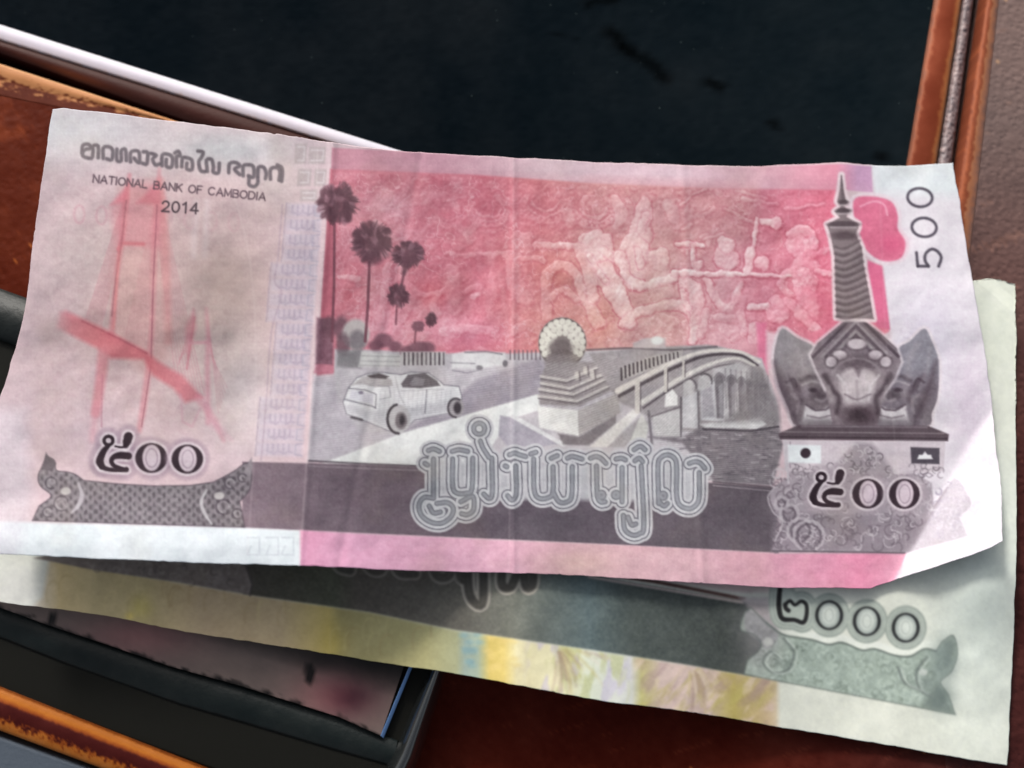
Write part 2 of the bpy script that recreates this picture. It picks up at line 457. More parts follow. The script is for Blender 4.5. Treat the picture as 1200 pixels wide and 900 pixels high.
    # vertical robe folds on the left
    for k in range(60):
        x = 398 + rr.random() * 240; y = 292 + rr.random() * 70
        hump([(x, y), (x + rr.normal() * 5, y + 14), (x + rr.normal() * 9, y + 26 + 18 * rr.random())], 1.8 + 2.2 * rr.random(), 0.8 + 1.6 * rr.random(), 0.2 * rr.random())
    for k in range(80):
        x = 420 + rr.random() * 480; y = 366 + rr.random() * 44
        hump([(x, y), (x + 6 + 16 * rr.random(), y + rr.normal() * 8)], 2 + 2 * rr.random(), 0.8 + 1.6 * rr.random(), 0.3 * rr.random())
    F = [([(612, 284), (613, 288)], 15, 7, .35), ([(628, 288), (680, 288)], 4, 6, .8), ([(524, 297), (546, 300), (600, 297)], 3, 5, .4), ([(554, 348), (563, 345)], 4, 6, .8), ([(576, 300), (578, 335), (574, 372)], 5, 4, .2),
         ([(600, 306), (604, 334), (616, 352)], [9, 12, 9], 5, .4), ([(590, 300), (636, 304)], 4, 5, .4), ([(398, 325), (420, 327)], 4, 5, .7), ([(440, 262), (452, 276), (446, 300)], 5, 4, .4), ([(455, 312), (450, 350), (446, 378)], 5, 4, .3),
         ([(641, 372), (640, 330), (652, 312), (672, 318), (690, 356), (702, 380)], [6, 7, 6, 6, 8, 8], 6, .45), ([(640, 352), (660, 340), (676, 352)], 5, 5, .4),
         ([(688, 284), (690, 290)], 12, 8, .6), ([(700, 286), (704, 305), (700, 322)], [18, 20, 16], 8, .75), ([(708, 318), (722, 345), (738, 378)], [14, 13, 9], 8, .75), ([(678, 290), (690, 318), (696, 350)], [7, 8, 7], 6, .5),
         ([(757, 236), (752, 262), (748, 280)], [7, 14, 16], 6, .5), ([(740, 288), (748, 300), (742, 330)], [16, 18, 12], 7, .55), ([(726, 300), (735, 324), (752, 335), (790, 326)], [7, 7, 7, 6], 9, .75), ([(771, 302), (772, 306)], 14, 7, .45),
         ([(770, 322), (775, 342)], 16, 4, .2), ([(730, 378), (760, 362), (800, 358), (815, 376), (812, 400)], [6, 7, 8, 7, 6], 7, .55), ([(804, 332), (815, 346), (816, 372)], [10, 10, 8], 6, .5),
         ([(790, 321), (850, 321), (926, 323)], [4, 3.4, 2.4], 9, .9), ([(795, 286), (824, 287)], 3, 7, .85), ([(812, 288), (814, 310), (820, 322)], 3, 7, .75), ([(818, 311)], 7, 8, .85),
         ([(850, 298), (852, 304)], 16, 9, .6), ([(850, 286)], 11, 10, .85), ([(888, 258), (884, 280), (880, 300)], 2.8, 7, .8), ([(893, 259), (910, 262)], [3, 8], 7, .9), ([(880, 296), (876, 318)], [7, 5], 8, .8), ([(894, 309)], 10, 8, .7),
         ([(828, 330), (840, 350), (853, 361), (862, 348), (870, 334)], [5, 5, 6, 5, 4], 7, .6), ([(856, 336), (858, 380)], 18, 3.5, .15), ([(900, 342), (905, 352)], 8, 4, .1),
         ([(936, 284), (941, 290)], 17, 8, .4), ([(926, 274), (938, 268), (952, 276), (955, 290)], 5, 9, .65), ([(942, 312), (946, 332)], [18, 16], 7, .35), ([(944, 340), (948, 368)], 14, 6, .3), ([(958, 318), (973, 322)], 4, 7, .7), ([(922, 318), (914, 334), (926, 346)], 5, 6, .35),
         ([(912, 360), (912, 366)], 15, 8, .4), ([(880, 360), (898, 360)], 4.5, 8, .85), ([(922, 352), (940, 370), (958, 388)], [5, 6, 6], 7, .55), ([(884, 400), (886, 384)], 8, 5, .5), ([(950, 300), (972, 292)], 4, 5, .3), ([(470, 316), (472, 322)], 9, 6, .35), ([(472, 330), (476, 352), (470, 372)], [10, 12, 9], 5, .25), ([(484, 336), (498, 348), (512, 344)], 4, 6, .4),
         ([(530, 318), (532, 324)], 10, 6, .3), ([(532, 334), (534, 362)], [12, 11], 5, .2), ([(520, 340), (508, 356), (514, 370)], 4, 6, .3), ([(546, 342), (560, 336), (572, 344)], 4, 6, .3),
         ([(520, 390), (548, 384), (580, 392)], 6, 5, .35), ([(600, 388), (620, 380), (634, 390)], 6, 5, .35), ([(664, 250), (668, 262)], 7, 5, .3), ([(720, 232), (728, 250), (722, 266)], [5, 8, 5], 5, .3),
         ([(784, 240), (790, 256)], 8, 4, .2), ([(706, 292), (714, 300)], 4, 9, .8), ([(690, 300), (712, 330)], 3, 10, .8), ([(756, 252), (752, 270)], 5, 8, .6), ([(745, 292), (752, 310)], 4, 9, .7),
         ([(800, 340), (806, 360)], 4, 8, .6), ([(940, 316), (948, 328)], 6, 9, .5), ([(934, 330), (936, 350)], 5, 7, .4), ([(842, 372), (866, 374)], 5, 5, .3), ([(828, 364), (822, 392)], 5, 5, .4), ([(868, 366), (872, 390)], 5, 5, .35)]
    for p_, w, h, q in F:
        hump(spl(p_, 3) if len(p_) > 2 else p_, w if np.isscalar(w) or len(p_) < 3 else list(np.interp(np.linspace(0, len(p_) - 1, len(spl(p_, 3))), np.arange(len(p_)), w)), h, q)
    for fx_, fy_ in ((612, 287), (850, 304), (938, 290), (771, 305), (912, 366)):      # faces
        for dx_, dy_, r_, h_ in ((-5, -2, 2.4, -4), (5, -2, 2.4, -4), (0, 6, 4, -3)):
            R -= np.exp(-(((X0 - fx_ - dx_) / r_) ** 2 + ((Y0 - fy_ - dy_) / 1.8) ** 2)) * -h_
    R += (1 - np.abs(vnoise(X0, Y0, 7, 208, 3) - 0.5) * 5) * 0.9 * np.clip(1.2 - pale * 1.6, 0.2, 1)      # leaf sprays between the figures
    R += (vnoise(X0, Y0, 9, 203, 4) - 0.5) * 3.2 + (vnoise(X0, Y0, 3.2, 204, 2) - 0.5) * 3.4
    R += np.sin((wx * 0.8 + wy * 0.6) * 2 * math.pi / 6.5 + 3 * vnoise(X0, Y0, 30, 205, 2) * 6) * 0.3 * np.clip(pale * 2, 0, 1)      # cloth folds cut over the figures
    for _ in range(1):
        R = (np.roll(R, 1, 0) + 2 * R + np.roll(R, -1, 0)) / 4; R = (np.roll(R, 1, 1) + 2 * R + np.roll(R, -1, 1)) / 4
        pale = (np.roll(pale, 1, 0) + 2 * pale + np.roll(pale, -1, 0)) / 4; pale = (np.roll(pale, 1, 1) + 2 * pale + np.roll(pale, -1, 1)) / 4
    gy, gx_ = np.gradient(R)
    em = np.clip(gy * 0.9 + gx_ * 0.55, -2.6, 2.6) + np.clip((R - 2.5) * 0.12, -0.4, 0.8)
    msk = np.clip(0.5 - A.sd(fieldx, sl) / 3, 0, 1)
    A.mix(sl, rim * np.clip((X0 - 480) / 250, 0.35, 0.9) * (0.25 + 0.5 * vnoise(X0, Y0, 14, 206, 2)) * msk, (186, 106, 124))
    pale *= 0.35 + 0.95 * np.clip((vnoise(X0, Y0, 11, 207, 4) - 0.22) * 1.9, 0, 1)
    flat = 0.66 + 0.3 * np.clip((X0 - 600) / 120, 0, 1) - 0.1 * np.clip((X0 - 880) / 60, 0, 1)
    A.mix(sl, pale * 0.78 * flat * msk, (231, 208, 210))
    em = em * (0.45 + 0.5 * flat) + (vnoise(X0, Y0, 2.6, 209, 2) - 0.5) * 1.2 + (vnoise(X0, Y0, 12, 210, 3) - 0.5) * 1.8
    wash = np.clip((vnoise(X0, Y0, 38, 211, 4) - 0.5) * 3.2, 0, 1) * 0.5 * np.clip((640 - X0) / 120, 0, 1)
    A.mix(sl, wash * msk, (228, 186, 196))
    veins = np.exp(-(np.abs(vnoise(X0, Y0, 15, 212, 3) - 0.5) / 0.018) ** 2) * (vnoise(X0, Y0, 40, 213, 2) > 0.45)
    A.mix(sl, veins * 0.38 * msk, (236, 204, 210))
    A.c[sl] += (em * msk)[..., None] * np.array([8.5, 13.5, 12.5])
    A.fill([(886, 378), (898, 378), (900, 440), (890, 440)], (222, 136, 166), 0.8, 2)
    A.fill([(898, 388), (914, 392), (906, 440), (898, 430)], (232, 212, 220), 0.8, 2.5)
    A.grain(6, 9, 5, fieldx, (1, 1.2, 1.1), 4)
    A.grain(7, 30, 6, fieldx, (0.9, 1.1, 1.1), 3)
    A.fill([(385, 240), (391, 240), (391, 380), (376, 440), (371, 440)], (196, 122, 138), 0.6, 1.5)

    # grey engraved landscape
    land = [(392, 409), (440, 410), (520, 414), (600, 414), (660, 412), (760, 408), (842, 406), (893, 420), (910, 470), (916, 520), (905, 568), (560, 549), (361, 541), (367, 448), (391, 448)]
    A.fill(land, (196, 192, 197), 1, 1.5)
    A.fill([(371, 372), (391, 374), (390, 428), (370, 427)], (140, 108, 122), 0.9, 1.8); A.grain(14, 5, 63, [(371, 372), (391, 374), (390, 428), (370, 427)])
    A.fill([(370, 427), (390, 428), (390, 438), (368, 437)], (200, 142, 158), 0.85, 1.6)
    A.fill([(362, 540), (367, 440), (392, 440), (396, 470), (420, 505), (455, 510), (400, 535)], (192, 187, 195), 0.9, 3)
    A.fill([(395, 430), (610, 420), (640, 425), (640, 470), (480, 505), (400, 460)], (198, 194, 200), 0.9, 4)
    A.fill([(530, 470), (560, 445), (630, 420), (640, 424), (640, 462), (540, 492), (470, 506)], (166, 160, 170), 0.9, 3)
    A.fill([(378, 543), (470, 508), (630, 462), (634, 480), (596, 492), (560, 549)], (226, 228, 228), 1, 1.2)
    A.fill([(586, 487), (600, 489), (655, 520), (600, 530), (584, 510)], (176, 172, 182), 0.95, 1.2)
    A.line([(601, 488), (660, 521)], 5, (218, 218, 220), 0.95, 1)
    # shrubs, hedge and far fence
    A.oval(386, 383, 8, 12, (128, 96, 108), 0.8, 2); A.oval(400, 385, 9, 14, (126, 98, 110), 0.8, 2.5)
    A.oval(417, 392, 16, 18, (196, 192, 192), 0.95, 2); A.oval(419, 399, 10, 12, (138, 132, 138), 0.85, 2.5); A.oval(402, 404, 8, 14, (120, 100, 110), 0.75, 2)
    A.fill([(396, 412), (424, 410), (424, 432), (394, 430)], (142, 140, 144), 0.8, 2)
    A.fill([(424, 412), (470, 416), (468, 430), (420, 430)], (206, 206, 206), 0.9, 1.5)
    for y in (417, 423, 428):
        A.line([(422, y), (468, y + 1)], 1.2, (158, 156, 160), 0.6, 0.8)
    for x, y, r in ((449, 399, 11), (440, 405, 8), (463, 406, 8), (490, 410, 13), (500, 408, 10), (478, 412, 9)):
        A.oval(x, y, r, r * 0.75, (134, 98, 112), 0.85, 1.8)
    A.fill([(470, 412), (522, 412), (522, 428), (470, 428)], (200, 198, 200), 0.85, 1.2)
    for k in range(10):
        A.line([(474 + k * 5.1, 414), (474 + k * 5.1, 427)], 2.2, (84, 76, 84), 0.85 if k % 2 == 0 else 0.6, 0.8)
    for k in range(8):
        A.line([(598 + k * 5, 411), (598 + k * 5, 421)], 1.8, (110, 100, 108), 0.65, 0.8)
    A.fill([(530, 415), (548, 411), (592, 413), (594, 427), (560, 432), (529, 432)], (220, 220, 222), 0.9, 1.5)
    A.line([(545, 413), (570, 412), (588, 415)], 2, (120, 116, 124), 0.6, 1); A.oval(562, 431, 4, 3, (120, 116, 122), 0.7, 1); A.oval(592, 426, 3, 4, (104, 100, 108), 0.75, 1)
    A.line([(528, 425), (556, 426)], 1.5, (150, 148, 154), 0.7, 0.8); A.line([(530, 434), (548, 437), (560, 434)], 1.5, (140, 138, 146), 0.6, 0.9)
    # car on the road
    OUT = (98, 94, 104)
    body = [(402, 471), (408, 455), (418, 443), (430, 438), (444, 436), (470, 439), (482, 436), (502, 437), (516, 447), (520, 451), (538, 453), (541, 464), (540, 482), (526, 484), (486, 492), (474, 504), (456, 505), (430, 494), (406, 485)]
    A.fill(body, (226, 226, 229), 1, 1)
    A.line(body + body[:1], 1.3, OUT, 0.55, 0.9)
    A.fill([(411, 452), (424, 442), (446, 439), (459, 445), (460, 452), (440, 454), (424, 450)], (188, 184, 186), 0.95, 1)
    A.fill([(430, 440), (444, 437), (456, 441), (452, 444), (434, 443)], (96, 88, 92), 0.85, 1)
    A.fill([(470, 450), (478, 439), (498, 437), (512, 446), (516, 452), (492, 455), (472, 454)], (116, 110, 116), 0.95, 1)
    A.fill([(480, 449), (486, 442), (498, 444), (496, 452), (482, 452)], (158, 154, 160), 0.8, 1)
    A.line([(463, 441), (468, 462), (480, 486)], 2, (196, 194, 198), 0.8, 1)
    A.line([(409, 455), (428, 457), (441, 462), (440, 478)], 1.2, OUT, 0.6, 0.8); A.line([(404, 468), (436, 476), (440, 478)], 1.6, (120, 118, 128), 0.7, 0.8)
    A.fill([(404, 474), (440, 482), (500, 474), (538, 468), (538, 482), (486, 491), (474, 503), (456, 504), (430, 493), (407, 484)], (196, 195, 200), 0.7, 3)
    for k in range(16):
        A.line([(446 + k * 5.5, 458), (444 + k * 5.5, 490 - k * .5)], 1, (182, 181, 187), 0.35, 0.8)
    A.fill([(412, 457), (438, 462), (437, 474), (409, 467)], (214, 212, 222), 0.8, 1); A.oval(423, 460, 3, 2, (130, 124, 140), 0.8, 0.9)
    A.line([(500, 457), (498, 484)], 1.2, OUT, 0.55, 0.8); A.line([(470, 458), (520, 456)], 1, (170, 168, 174), 0.6, 0.8); A.line([(443, 452), (456, 453), (458, 465), (446, 468)], 1.1, (150, 148, 156), 0.55, 0.8)
    A.line([(412, 489), (424, 492)], 3, (80, 74, 80), 0.75, 1)
    A.oval(467, 491, 14, 17, (196, 194, 196), 1, 1); A.line(arc(467, 491, 13, 17, 90, 260, 12), 3, (66, 60, 66), 0.85, 0.9); A.oval(470, 493, 7, 10, (128, 120, 124), 0.9, 1.4); A.oval(471, 492, 3, 6, (70, 64, 70), 0.8, 1.2)
    A.oval(534, 478, 10, 12, (170, 166, 170), 1, 1); A.line(arc(534, 478, 9, 11, 90, 300, 10), 2.4, (78, 72, 78), 0.8, 0.9); A.oval(536, 478, 4.5, 7, (72, 66, 72), 0.9, 1.2)
    A.grain(8, 3.2, 8, [(366, 412), (640, 412), (640, 545), (364, 540)])
    # round naga bush and its plinth
    A.oval(659, 402, 28, 30, (160, 152, 150), 1, 1.4); A.ring(659, 402, 27, 29, 1.6, (92, 84, 86), 0.7)
    for ring_, n_ in ((24, 15), (18, 12), (12, 8)):
        for k in range(n_):
            an = radians(150 + 240 * k / (n_ - 1))
            A.oval(659 + ring_ * cos(an), 402 + ring_ * 1.05 * sin(an), 3.6, 3.9, (224, 222, 214), 0.9, 0.9)
    A.oval(657, 409, 14, 13, (122, 112, 114), 0.85, 3); A.oval(655, 424, 17, 9, (148, 140, 142), 0.85, 2)
    A.fill([(634, 442), (640, 425), (690, 424), (724, 426), (728, 452), (680, 476), (632, 474)], (160, 154, 156), 0.95, 1.5)
    for k, (x0, y0, x1, y1, x2, y2) in enumerate(((634, 449, 668, 455, 722, 432), (632, 456, 672, 462, 722, 438), (631, 464, 676, 470, 724, 447), (634, 441, 664, 446, 712, 425))):
        A.line([(x0, y0), (x1, y1), (x2, y2)], 3, (206, 202, 200), 0.85, 1); A.line([(x0, y0 + 3), (x1, y1 + 3), (x2, y2 + 3)], 1.5, (112, 106, 110), 0.7, 0.8)
    A.fill([(677, 481), (724, 460), (727, 484), (678, 511)], (180, 176, 176), 1, 1)
    A.fill([(630, 476), (677, 481), (678, 511), (632, 501)], (228, 228, 226), 1, 1)
    A.fill([(654, 508), (678, 512), (722, 486), (722, 496), (690, 522), (660, 521)], (134, 128, 132), 0.9, 1.5)
    A.fill([(690, 524), (744, 478), (752, 482), (712, 524)], (216, 214, 212), 0.95, 1.2)
    A.fill([(712, 524), (748, 490), (760, 494), (756, 524)], (176, 172, 174), 0.9, 1.2); A.fill([(738, 518), (752, 484), (760, 500), (756, 520)], (212, 212, 208), 0.9, 1.2)
    for x, y in ((686, 434), (694, 438), (676, 440), (712, 424)):
        A.oval(x, y, 3, 5, (206, 202, 198), 0.8, 1); A.line([(x + 3, y - 4), (x + 4, y + 6)], 2, (100, 92, 96), 0.6, 0.9)
    # bridge
    A.fill([(690, 414), (760, 407), (830, 404), (868, 412), (892, 430), (905, 466), (912, 506), (780, 505), (762, 490), (724, 470)], (168, 163, 166), 1, 1.5)
    A.line([(688, 410), (740, 408), (790, 410), (840, 406)], 2.2, (104, 96, 102), 0.75, 1, True)
    A.fill([(726, 432), (760, 418), (800, 410), (800, 420), (756, 436), (728, 446)], (184, 180, 180), 1, 1)
    for k in range(15):
        t = k / 14
        x = 728 + 66 * t; y = 438 - 22 * t ** 0.8
        A.line([(x, y - 6 + 3 * t), (x + 0.5, y + 7 - 4 * t)], 2.6 - 1.1 * t, (78, 70, 76), 0.85, 0.7)
    for pts, w, c in (([(724, 458), (750, 444), (790, 424), (826, 412), (866, 412), (890, 424)], [7, 6, 5, 4, 3.5, 3], (220, 216, 212)),
                      ([(726, 464), (752, 450), (792, 430), (828, 417), (866, 416), (888, 428)], [4, 4, 4, 3.5, 3, 2], (92, 84, 90)),
                      ([(752, 472), (780, 454), (806, 439), (834, 426), (862, 420), (884, 428)], [6, 5.5, 5, 4, 3, 3], (214, 211, 208)),
                      ([(754, 478), (782, 459), (808, 444), (836, 431), (860, 426)], [2.5, 2.5, 2, 2, 1.5], (104, 96, 102))):
        A.line(pts, w, c, 0.92, 0.8, True)
    for x, y0, y1, w in ((747, 446, 482, 6), (780, 432, 458, 4), (801, 424, 442, 3)):
        A.line([(x, y0), (x, y1)], w, (206, 202, 198), 0.95, 0.9); A.line([(x + w * .6, y0 + 2), (x + w * .6, y1)], 1.3, (96, 88, 94), 0.7, 0.7)
    A.fill([(764, 488), (797, 477), (797, 513), (767, 512)], (200, 198, 199), 1, 1); A.line([(764, 488), (797, 477)], 2, (110, 102, 108), 0.7, 0.8)
    A.line([(798, 466), (798, 513)], 2.2, (104, 98, 104), 0.75, 0.8); A.line([(760, 482), (764, 520)], 3, (110, 104, 110), 0.7, 1)
    A.fill([(779, 477), (780, 462), (788, 456), (794, 464), (794, 475)], (228, 227, 226), 1, 1, False)
    A.fill([(800, 465), (817, 459), (818, 502), (800, 501)], (198, 197, 200), 1, 1); A.line([(818, 458), (819, 502)], 2, (112, 106, 112), 0.7, 0.8)
    A.fill(arc(807, 453, 6.5, 8, -180, 0, 9) + [(813.5, 462), (800.5, 465)], (192, 190, 191), 1, 1.2); A.line(arc(808, 453, 8, 9, -120, 10, 8), 2, (100, 94, 100), 0.7, 0.9)
    A.fill([(821, 455), (833, 446), (846, 436), (849, 494), (822, 492)], (202, 202, 206), 1, 1)
    A.fill([(822, 458), (834, 450), (838, 488), (822, 490)], (164, 160, 166), 0.8, 2)
    A.fill(arc(825, 447, 7, 8, -180, 0, 9) + [(832, 454), (818, 458)], (188, 186, 188), 1, 1.2); A.line(arc(826, 447, 8.5, 9, -120, 15, 8), 2.2, (92, 86, 92), 0.75, 0.9)
    A.fill([(836, 432), (866, 425), (892, 436), (902, 466), (906, 492), (838, 492)], (194, 192, 195), 0.9, 2)
    for k, (x, w_) in enumerate(((843, 5.5), (857, 4.6), (868.5, 3.8), (878, 3), (885.5, 2.4), (891.5, 1.9), (896.5, 1.5))):
        y0 = 446 + 1.2 * k; y1 = 490 - 1.6 * k
        A.fill(arc(x, y0, w_, w_ * 1.5, -180, 0, 8) + [(x + w_ * .8, y1), (x - w_ * .5, y1)], (118, 112, 118), 0.85, 1.1)
        A.fill([(x - w_ * .2, y0 + 6), (x + w_ * .9, y0 + 2), (x + w_ * .8, y1), (x, y1)], (168, 165, 170), 0.8, 1.2)
        A.line(arc(x, y0, w_ + 1, w_ * 1.5 + 1, -180, 0, 8), 1.2, (88, 82, 88), 0.55, 0.8)
    for k in range(9):
        x = 850 + k * 6.2
        A.line([(x, 432 + k), (x + 1, 478 - k)], 1.6, (124, 118, 124), 0.5, 0.9)
    A.fill([(880, 430), (894, 436), (912, 470), (914, 505), (890, 490), (862, 490)], (134, 129, 134), 0.75, 4)
    A.fill([(760, 512), (800, 512), (822, 500), (912, 500), (918, 522), (905, 569), (836, 564), (800, 520)], (138, 132, 138), 1, 2)
    A.fill([(820, 497), (890, 490), (898, 497), (888, 503), (826, 501)], (208, 208, 210), 0.9, 1.2); A.line([(824, 503), (880, 505), (912, 500)], 2.2, (82, 76, 84), 0.8, 0.9)
    A.fill([(838, 497), (860, 482), (912, 476), (914, 494)], (140, 136, 140), 0.6, 3)
    for k in range(90):
        x = 790 + rr.random() * 122; y = 506 + rr.random() * 58
        if y < 512 and x < 820: continue
        A.line([(x, y), (x + 4 + 6 * rr.random(), y + rr.normal() * 1.2)], 1.8, (104, 98, 106) if rr.random() < 0.55 else (190, 186, 190), 0.5, 0.9)
    A.fill([(742, 402), (756, 396), (780, 396), (780, 408), (742, 408)], (196, 190, 192), 0.9, 1.5); A.oval(770, 399, 7, 5, (224, 228, 228), 0.9, 1.2)
    A.grain(11, 2.6, 9, [(630, 408), (890, 412), (912, 500), (905, 565), (720, 520), (632, 520)])
    for poly_, (ha, hb), amp_ in (([(366, 440), (640, 428), (628, 460), (470, 506), (366, 540)], (0.05, 0.36), 7), ([(640, 412), (724, 420), (724, 480), (680, 512), (632, 500)], (0.12, 0.33), 9),
                                  ([(724, 440), (860, 405), (900, 440), (912, 505), (770, 512)], (0.26, 0.26), 9), ([(765, 505), (912, 500), (905, 566), (800, 560)], (0.03, 0.40), 12)):
        sl = A.box(poly_, 2)
        ph = (A.X[sl] * ha + A.Y[sl] * hb) * 2 * math.pi + 3 * vnoise(A.X[sl], A.Y[sl], 25, 60, 2)
        A.c[sl] += (np.sin(ph) * amp_ * np.clip(0.5 - A.sd(poly_, sl) / 4, 0, 1))[..., None]
    # palms
    for pts, w, in (([(392, 258), (391.5, 330), (389, 400)], 3), ([(433, 308), (431, 360), (428, 400)], 3.4), ([(474, 318), (470, 336)], 3), ([(465, 356), (464, 380)], 2), ([(487, 386), (486, 402)], 2)):
        A.line(pts, w, (132, 88, 102), 0.9, 0.9)
    palm(A, 396, 238, 24, 1); palm(A, 436, 283, 24, 2); A.oval(436, 302, 12, 8, (112, 82, 93), 0.8, 3)
    palm(A, 478, 298, 19, 4, flat=0.75); A.line([(480, 300), (473, 320)], [14, 5], (118, 86, 98), 0.8, 2)
    palm(A, 467, 346, 12, 5, flat=1.2); palm(A, 505, 374, 6.5, 6, flat=1.2); palm(A, 490, 382, 7, 7, (140, 100, 114), 0.8)

    # dark band with the outlined title
    band = [(284, 541), (430, 544.5), (560, 550), (700, 558), (840, 566), (910, 572), (912, 648), (700, 637), (600, 632.5), (420, 624.5), (284, 618)]
    A.grad(band, [(284, (134, 120, 130)), (480, (124, 112, 122)), (620, (112, 104, 114)), (910, (114, 106, 114))], 1, 1)
    A.line([(362, 540), (430, 543.5), (560, 549)], 2.2, (84, 74, 84), 0.75, 0.8); A.line([(362, 546), (430, 549), (560, 554)], 1.3, (168, 158, 166), 0.7, 0.7)
    A.line([(836, 564.5), (905, 571)], 2.2, (92, 84, 92), 0.7, 0.8); A.line([(836, 569), (905, 575.5)], 1.3, (176, 168, 174), 0.7, 0.7)
    A.grain(5, 2.2, 12, band, octaves=2); A.grain(5, 45, 13, band)
    T = lambda x, y: (470 + x / 3.158, 490 + y / 3.158)
    ring_ = lambda x, y, r: [(x + r * cos(t_), y + r * sin(t_)) for t_ in np.linspace(0, 6.283, 10)]
    st = [[(502, 528), (508, 526), (515, 529)], [(508, 538), (508, 560), (508, 584)], [(498, 543), (501, 545)], [(530, 529), (538, 527), (548, 529)],
          [(530.5, 538), (530.5, 570), (536, 578), (546, 578), (553, 573), (554, 537)],
          [(508, 584), (497, 583), (491, 592), (494, 604), (505, 612), (518, 613), (529, 605), (531, 595), (524, 589), (512, 590)], [(503, 593), (508, 601), (516, 600)],
          [(540, 588), (554, 582), (555, 597), (548, 603), (541, 602)], ring_(561.6, 502.4, 6.5), [(563, 517), (566, 525), (573, 536)],
          [(576.4, 537), (577, 577), (573, 584), (567, 579)], [(597, 533), (603, 531), (609, 533), (616, 535)], [(604.4, 546), (605, 578), (600, 586), (595, 581)], [(592, 546), (594, 547)],
          [(622, 532), (628, 530)], [(625.4, 538), (626, 574), (632, 584), (643, 583), (648, 576), (648, 547)], [(646, 537), (653, 534)],
          [(648, 576), (655, 588), (665, 588), (670, 580), (670.6, 547)], [(665, 537), (671, 535), (682, 538)],
          [(692, 537), (698, 535), (704, 537), (710, 543)], [(699, 546), (700, 580), (704, 588), (709, 588)], ring_(705, 580, 3), ring_(722, 580, 3), [(722, 538), (728, 537), (733, 539)],
          [(729, 548), (729, 588)], [(744, 540), (749, 537), (753, 541)], [(743, 527), (750, 523), (756, 527)], [(751.5, 546), (754.5, 615), (750, 625), (741, 627), (732, 620), (730.5, 604)], [(736, 606), (740, 615), (745, 614)],
          [(772, 590), (771, 546), (775, 536), (783, 533), (791, 538), (793, 550), (793, 582), (798, 593), (809, 596), (817, 590), (819.4, 580), (819.4, 554)], [(772, 588), (778, 593), (782, 590)], ring_(777, 581, 3),
          [(808, 543), (815, 541), (821, 543), (826, 549)]]
    A.fill([(512, 540), (820, 550), (815, 588), (512, 584)], (192, 193, 198), 0.95, 3)
    lines = [spl(s_, 4) for s_ in st]
    allp = [q for l_ in lines for q in l_]
    sl = A.box(allp, 24)
    D = np.full(A.X[sl].shape, 1e9)
    for l_ in lines:
        b_ = A.box(l_, 22)
        sub = (slice(b_[0].start - sl[0].start, b_[0].stop - sl[0].start), slice(b_[1].start - sl[1].start, b_[1].stop - sl[1].start))
        D[sub] = np.minimum(D[sub], A.dline(l_, b_))
    ks = [0, 1.6, 2.6, 3.5, 5.6, 6.3, 7.1, 7.9, 10.4, 11.3]
    tone = [(160, 162, 169), (150, 152, 159), (122, 124, 132), (198, 200, 204), (203, 204, 209), (136, 136, 144), (118, 117, 126), (194, 194, 199), (203, 203, 207), (166, 161, 168)]
    col = np.stack([np.interp(D, ks, [t_[i] for t_ in tone]) for i in range(3)], -1)
    m = (np.clip((11.2 - D) / 1.4, 0, 1) * 0.97)[..., None]
    A.c[sl] = A.c[sl] * (1 - m) + col * m
    # pink lower border
    A.grad([(352, 621.5), (420, 625.5), (600, 633.5), (760, 640.5), (912, 648.5), (1062, 648), (1034, 720), (352, 720)],
           [(352, (224, 170, 196)), (420, (224, 178, 202)), (600, (219, 180, 196)), (700, (212, 180, 186)), (800, (216, 184, 192)), (900, (214, 170, 186)), (960, (224, 166, 188)), (1010, (228, 158, 184)), (1055, (226, 170, 190))], 1, 1.2)
    A.glow(680, 660, 40, 16, (208, 186, 176), 0.5)
    A.grain(7, 7, 15, [(352, 622), (912, 649), (1060, 650), (1030, 700), (352, 690)], (1, 1, 1), 3)

    # left cartouche
    plate = spl([(54, 534), (64, 540), (66, 551), (78, 553), (88, 556), (98, 563)], 4) + [(137, 567), (179, 569.5), (222, 569), (250, 565)] + spl([(262, 559), (276, 551), (284, 545), (290, 543), (295, 556), (292, 574), (281, 588)], 4) + [(287, 618), (38, 610)] + spl([(46, 593), (60, 581), (47, 569), (45, 556), (51, 546)], 4)
    A.fill(plate, (136, 130, 136), 1, 1)
    sl = A.box(plate, 1)
    mk = np.clip(0.5 - A.sd(plate, sl) / 2, 0, 1)
    X, Y = A.X[sl], A.Y[sl] - 0.03 * A.X[sl]
    XX = X + (vnoise(X, Y, 7, 5, 2) - 0.5) * 3; YY = Y + (vnoise(X, Y, 7, 6, 2) - 0.5) * 3
    pat = np.sin(XX * 2 * math.pi / 11.5) * np.sin(YY * 2 * math.pi / 11.0) + 0.35 * np.cos(XX * 2 * math.pi / 5.75) + (vnoise(X, Y, 3, 7, 2) - 0.5) * 1.2
    A.c[sl] += (pat * 21 * mk)[..., None] + ((vnoise(X, Y, 60, 3) - 0.5) * 26 * mk)[..., None]
    A.line(plate + plate[:1], 1.5, (86, 78, 88), 0.6, 0.8)
    A.fill([(47, 550), (52, 538), (54, 530), (59, 538), (66, 543), (62, 552)], (112, 104, 112), 0.9, 1); A.fill([(286, 552), (292, 540), (295, 536), (296, 548), (292, 562)], (150, 144, 150), 0.9, 1)
    for x_, y_, r_ in ((60, 566, 7), (72, 590, 9), (56, 600, 6), (270, 566, 7), (262, 594, 9), (278, 602, 6), (284, 560, 5)):
        A.line(arc(x_, y_, r_, r_, 60, 330, 9), 1.6, (84, 76, 86), 0.6, 0.8); A.line(arc(x_, y_, r_ - 2.6, r_ - 2.6, 100, 360, 8), 1.3, (192, 188, 192), 0.55, 0.8)
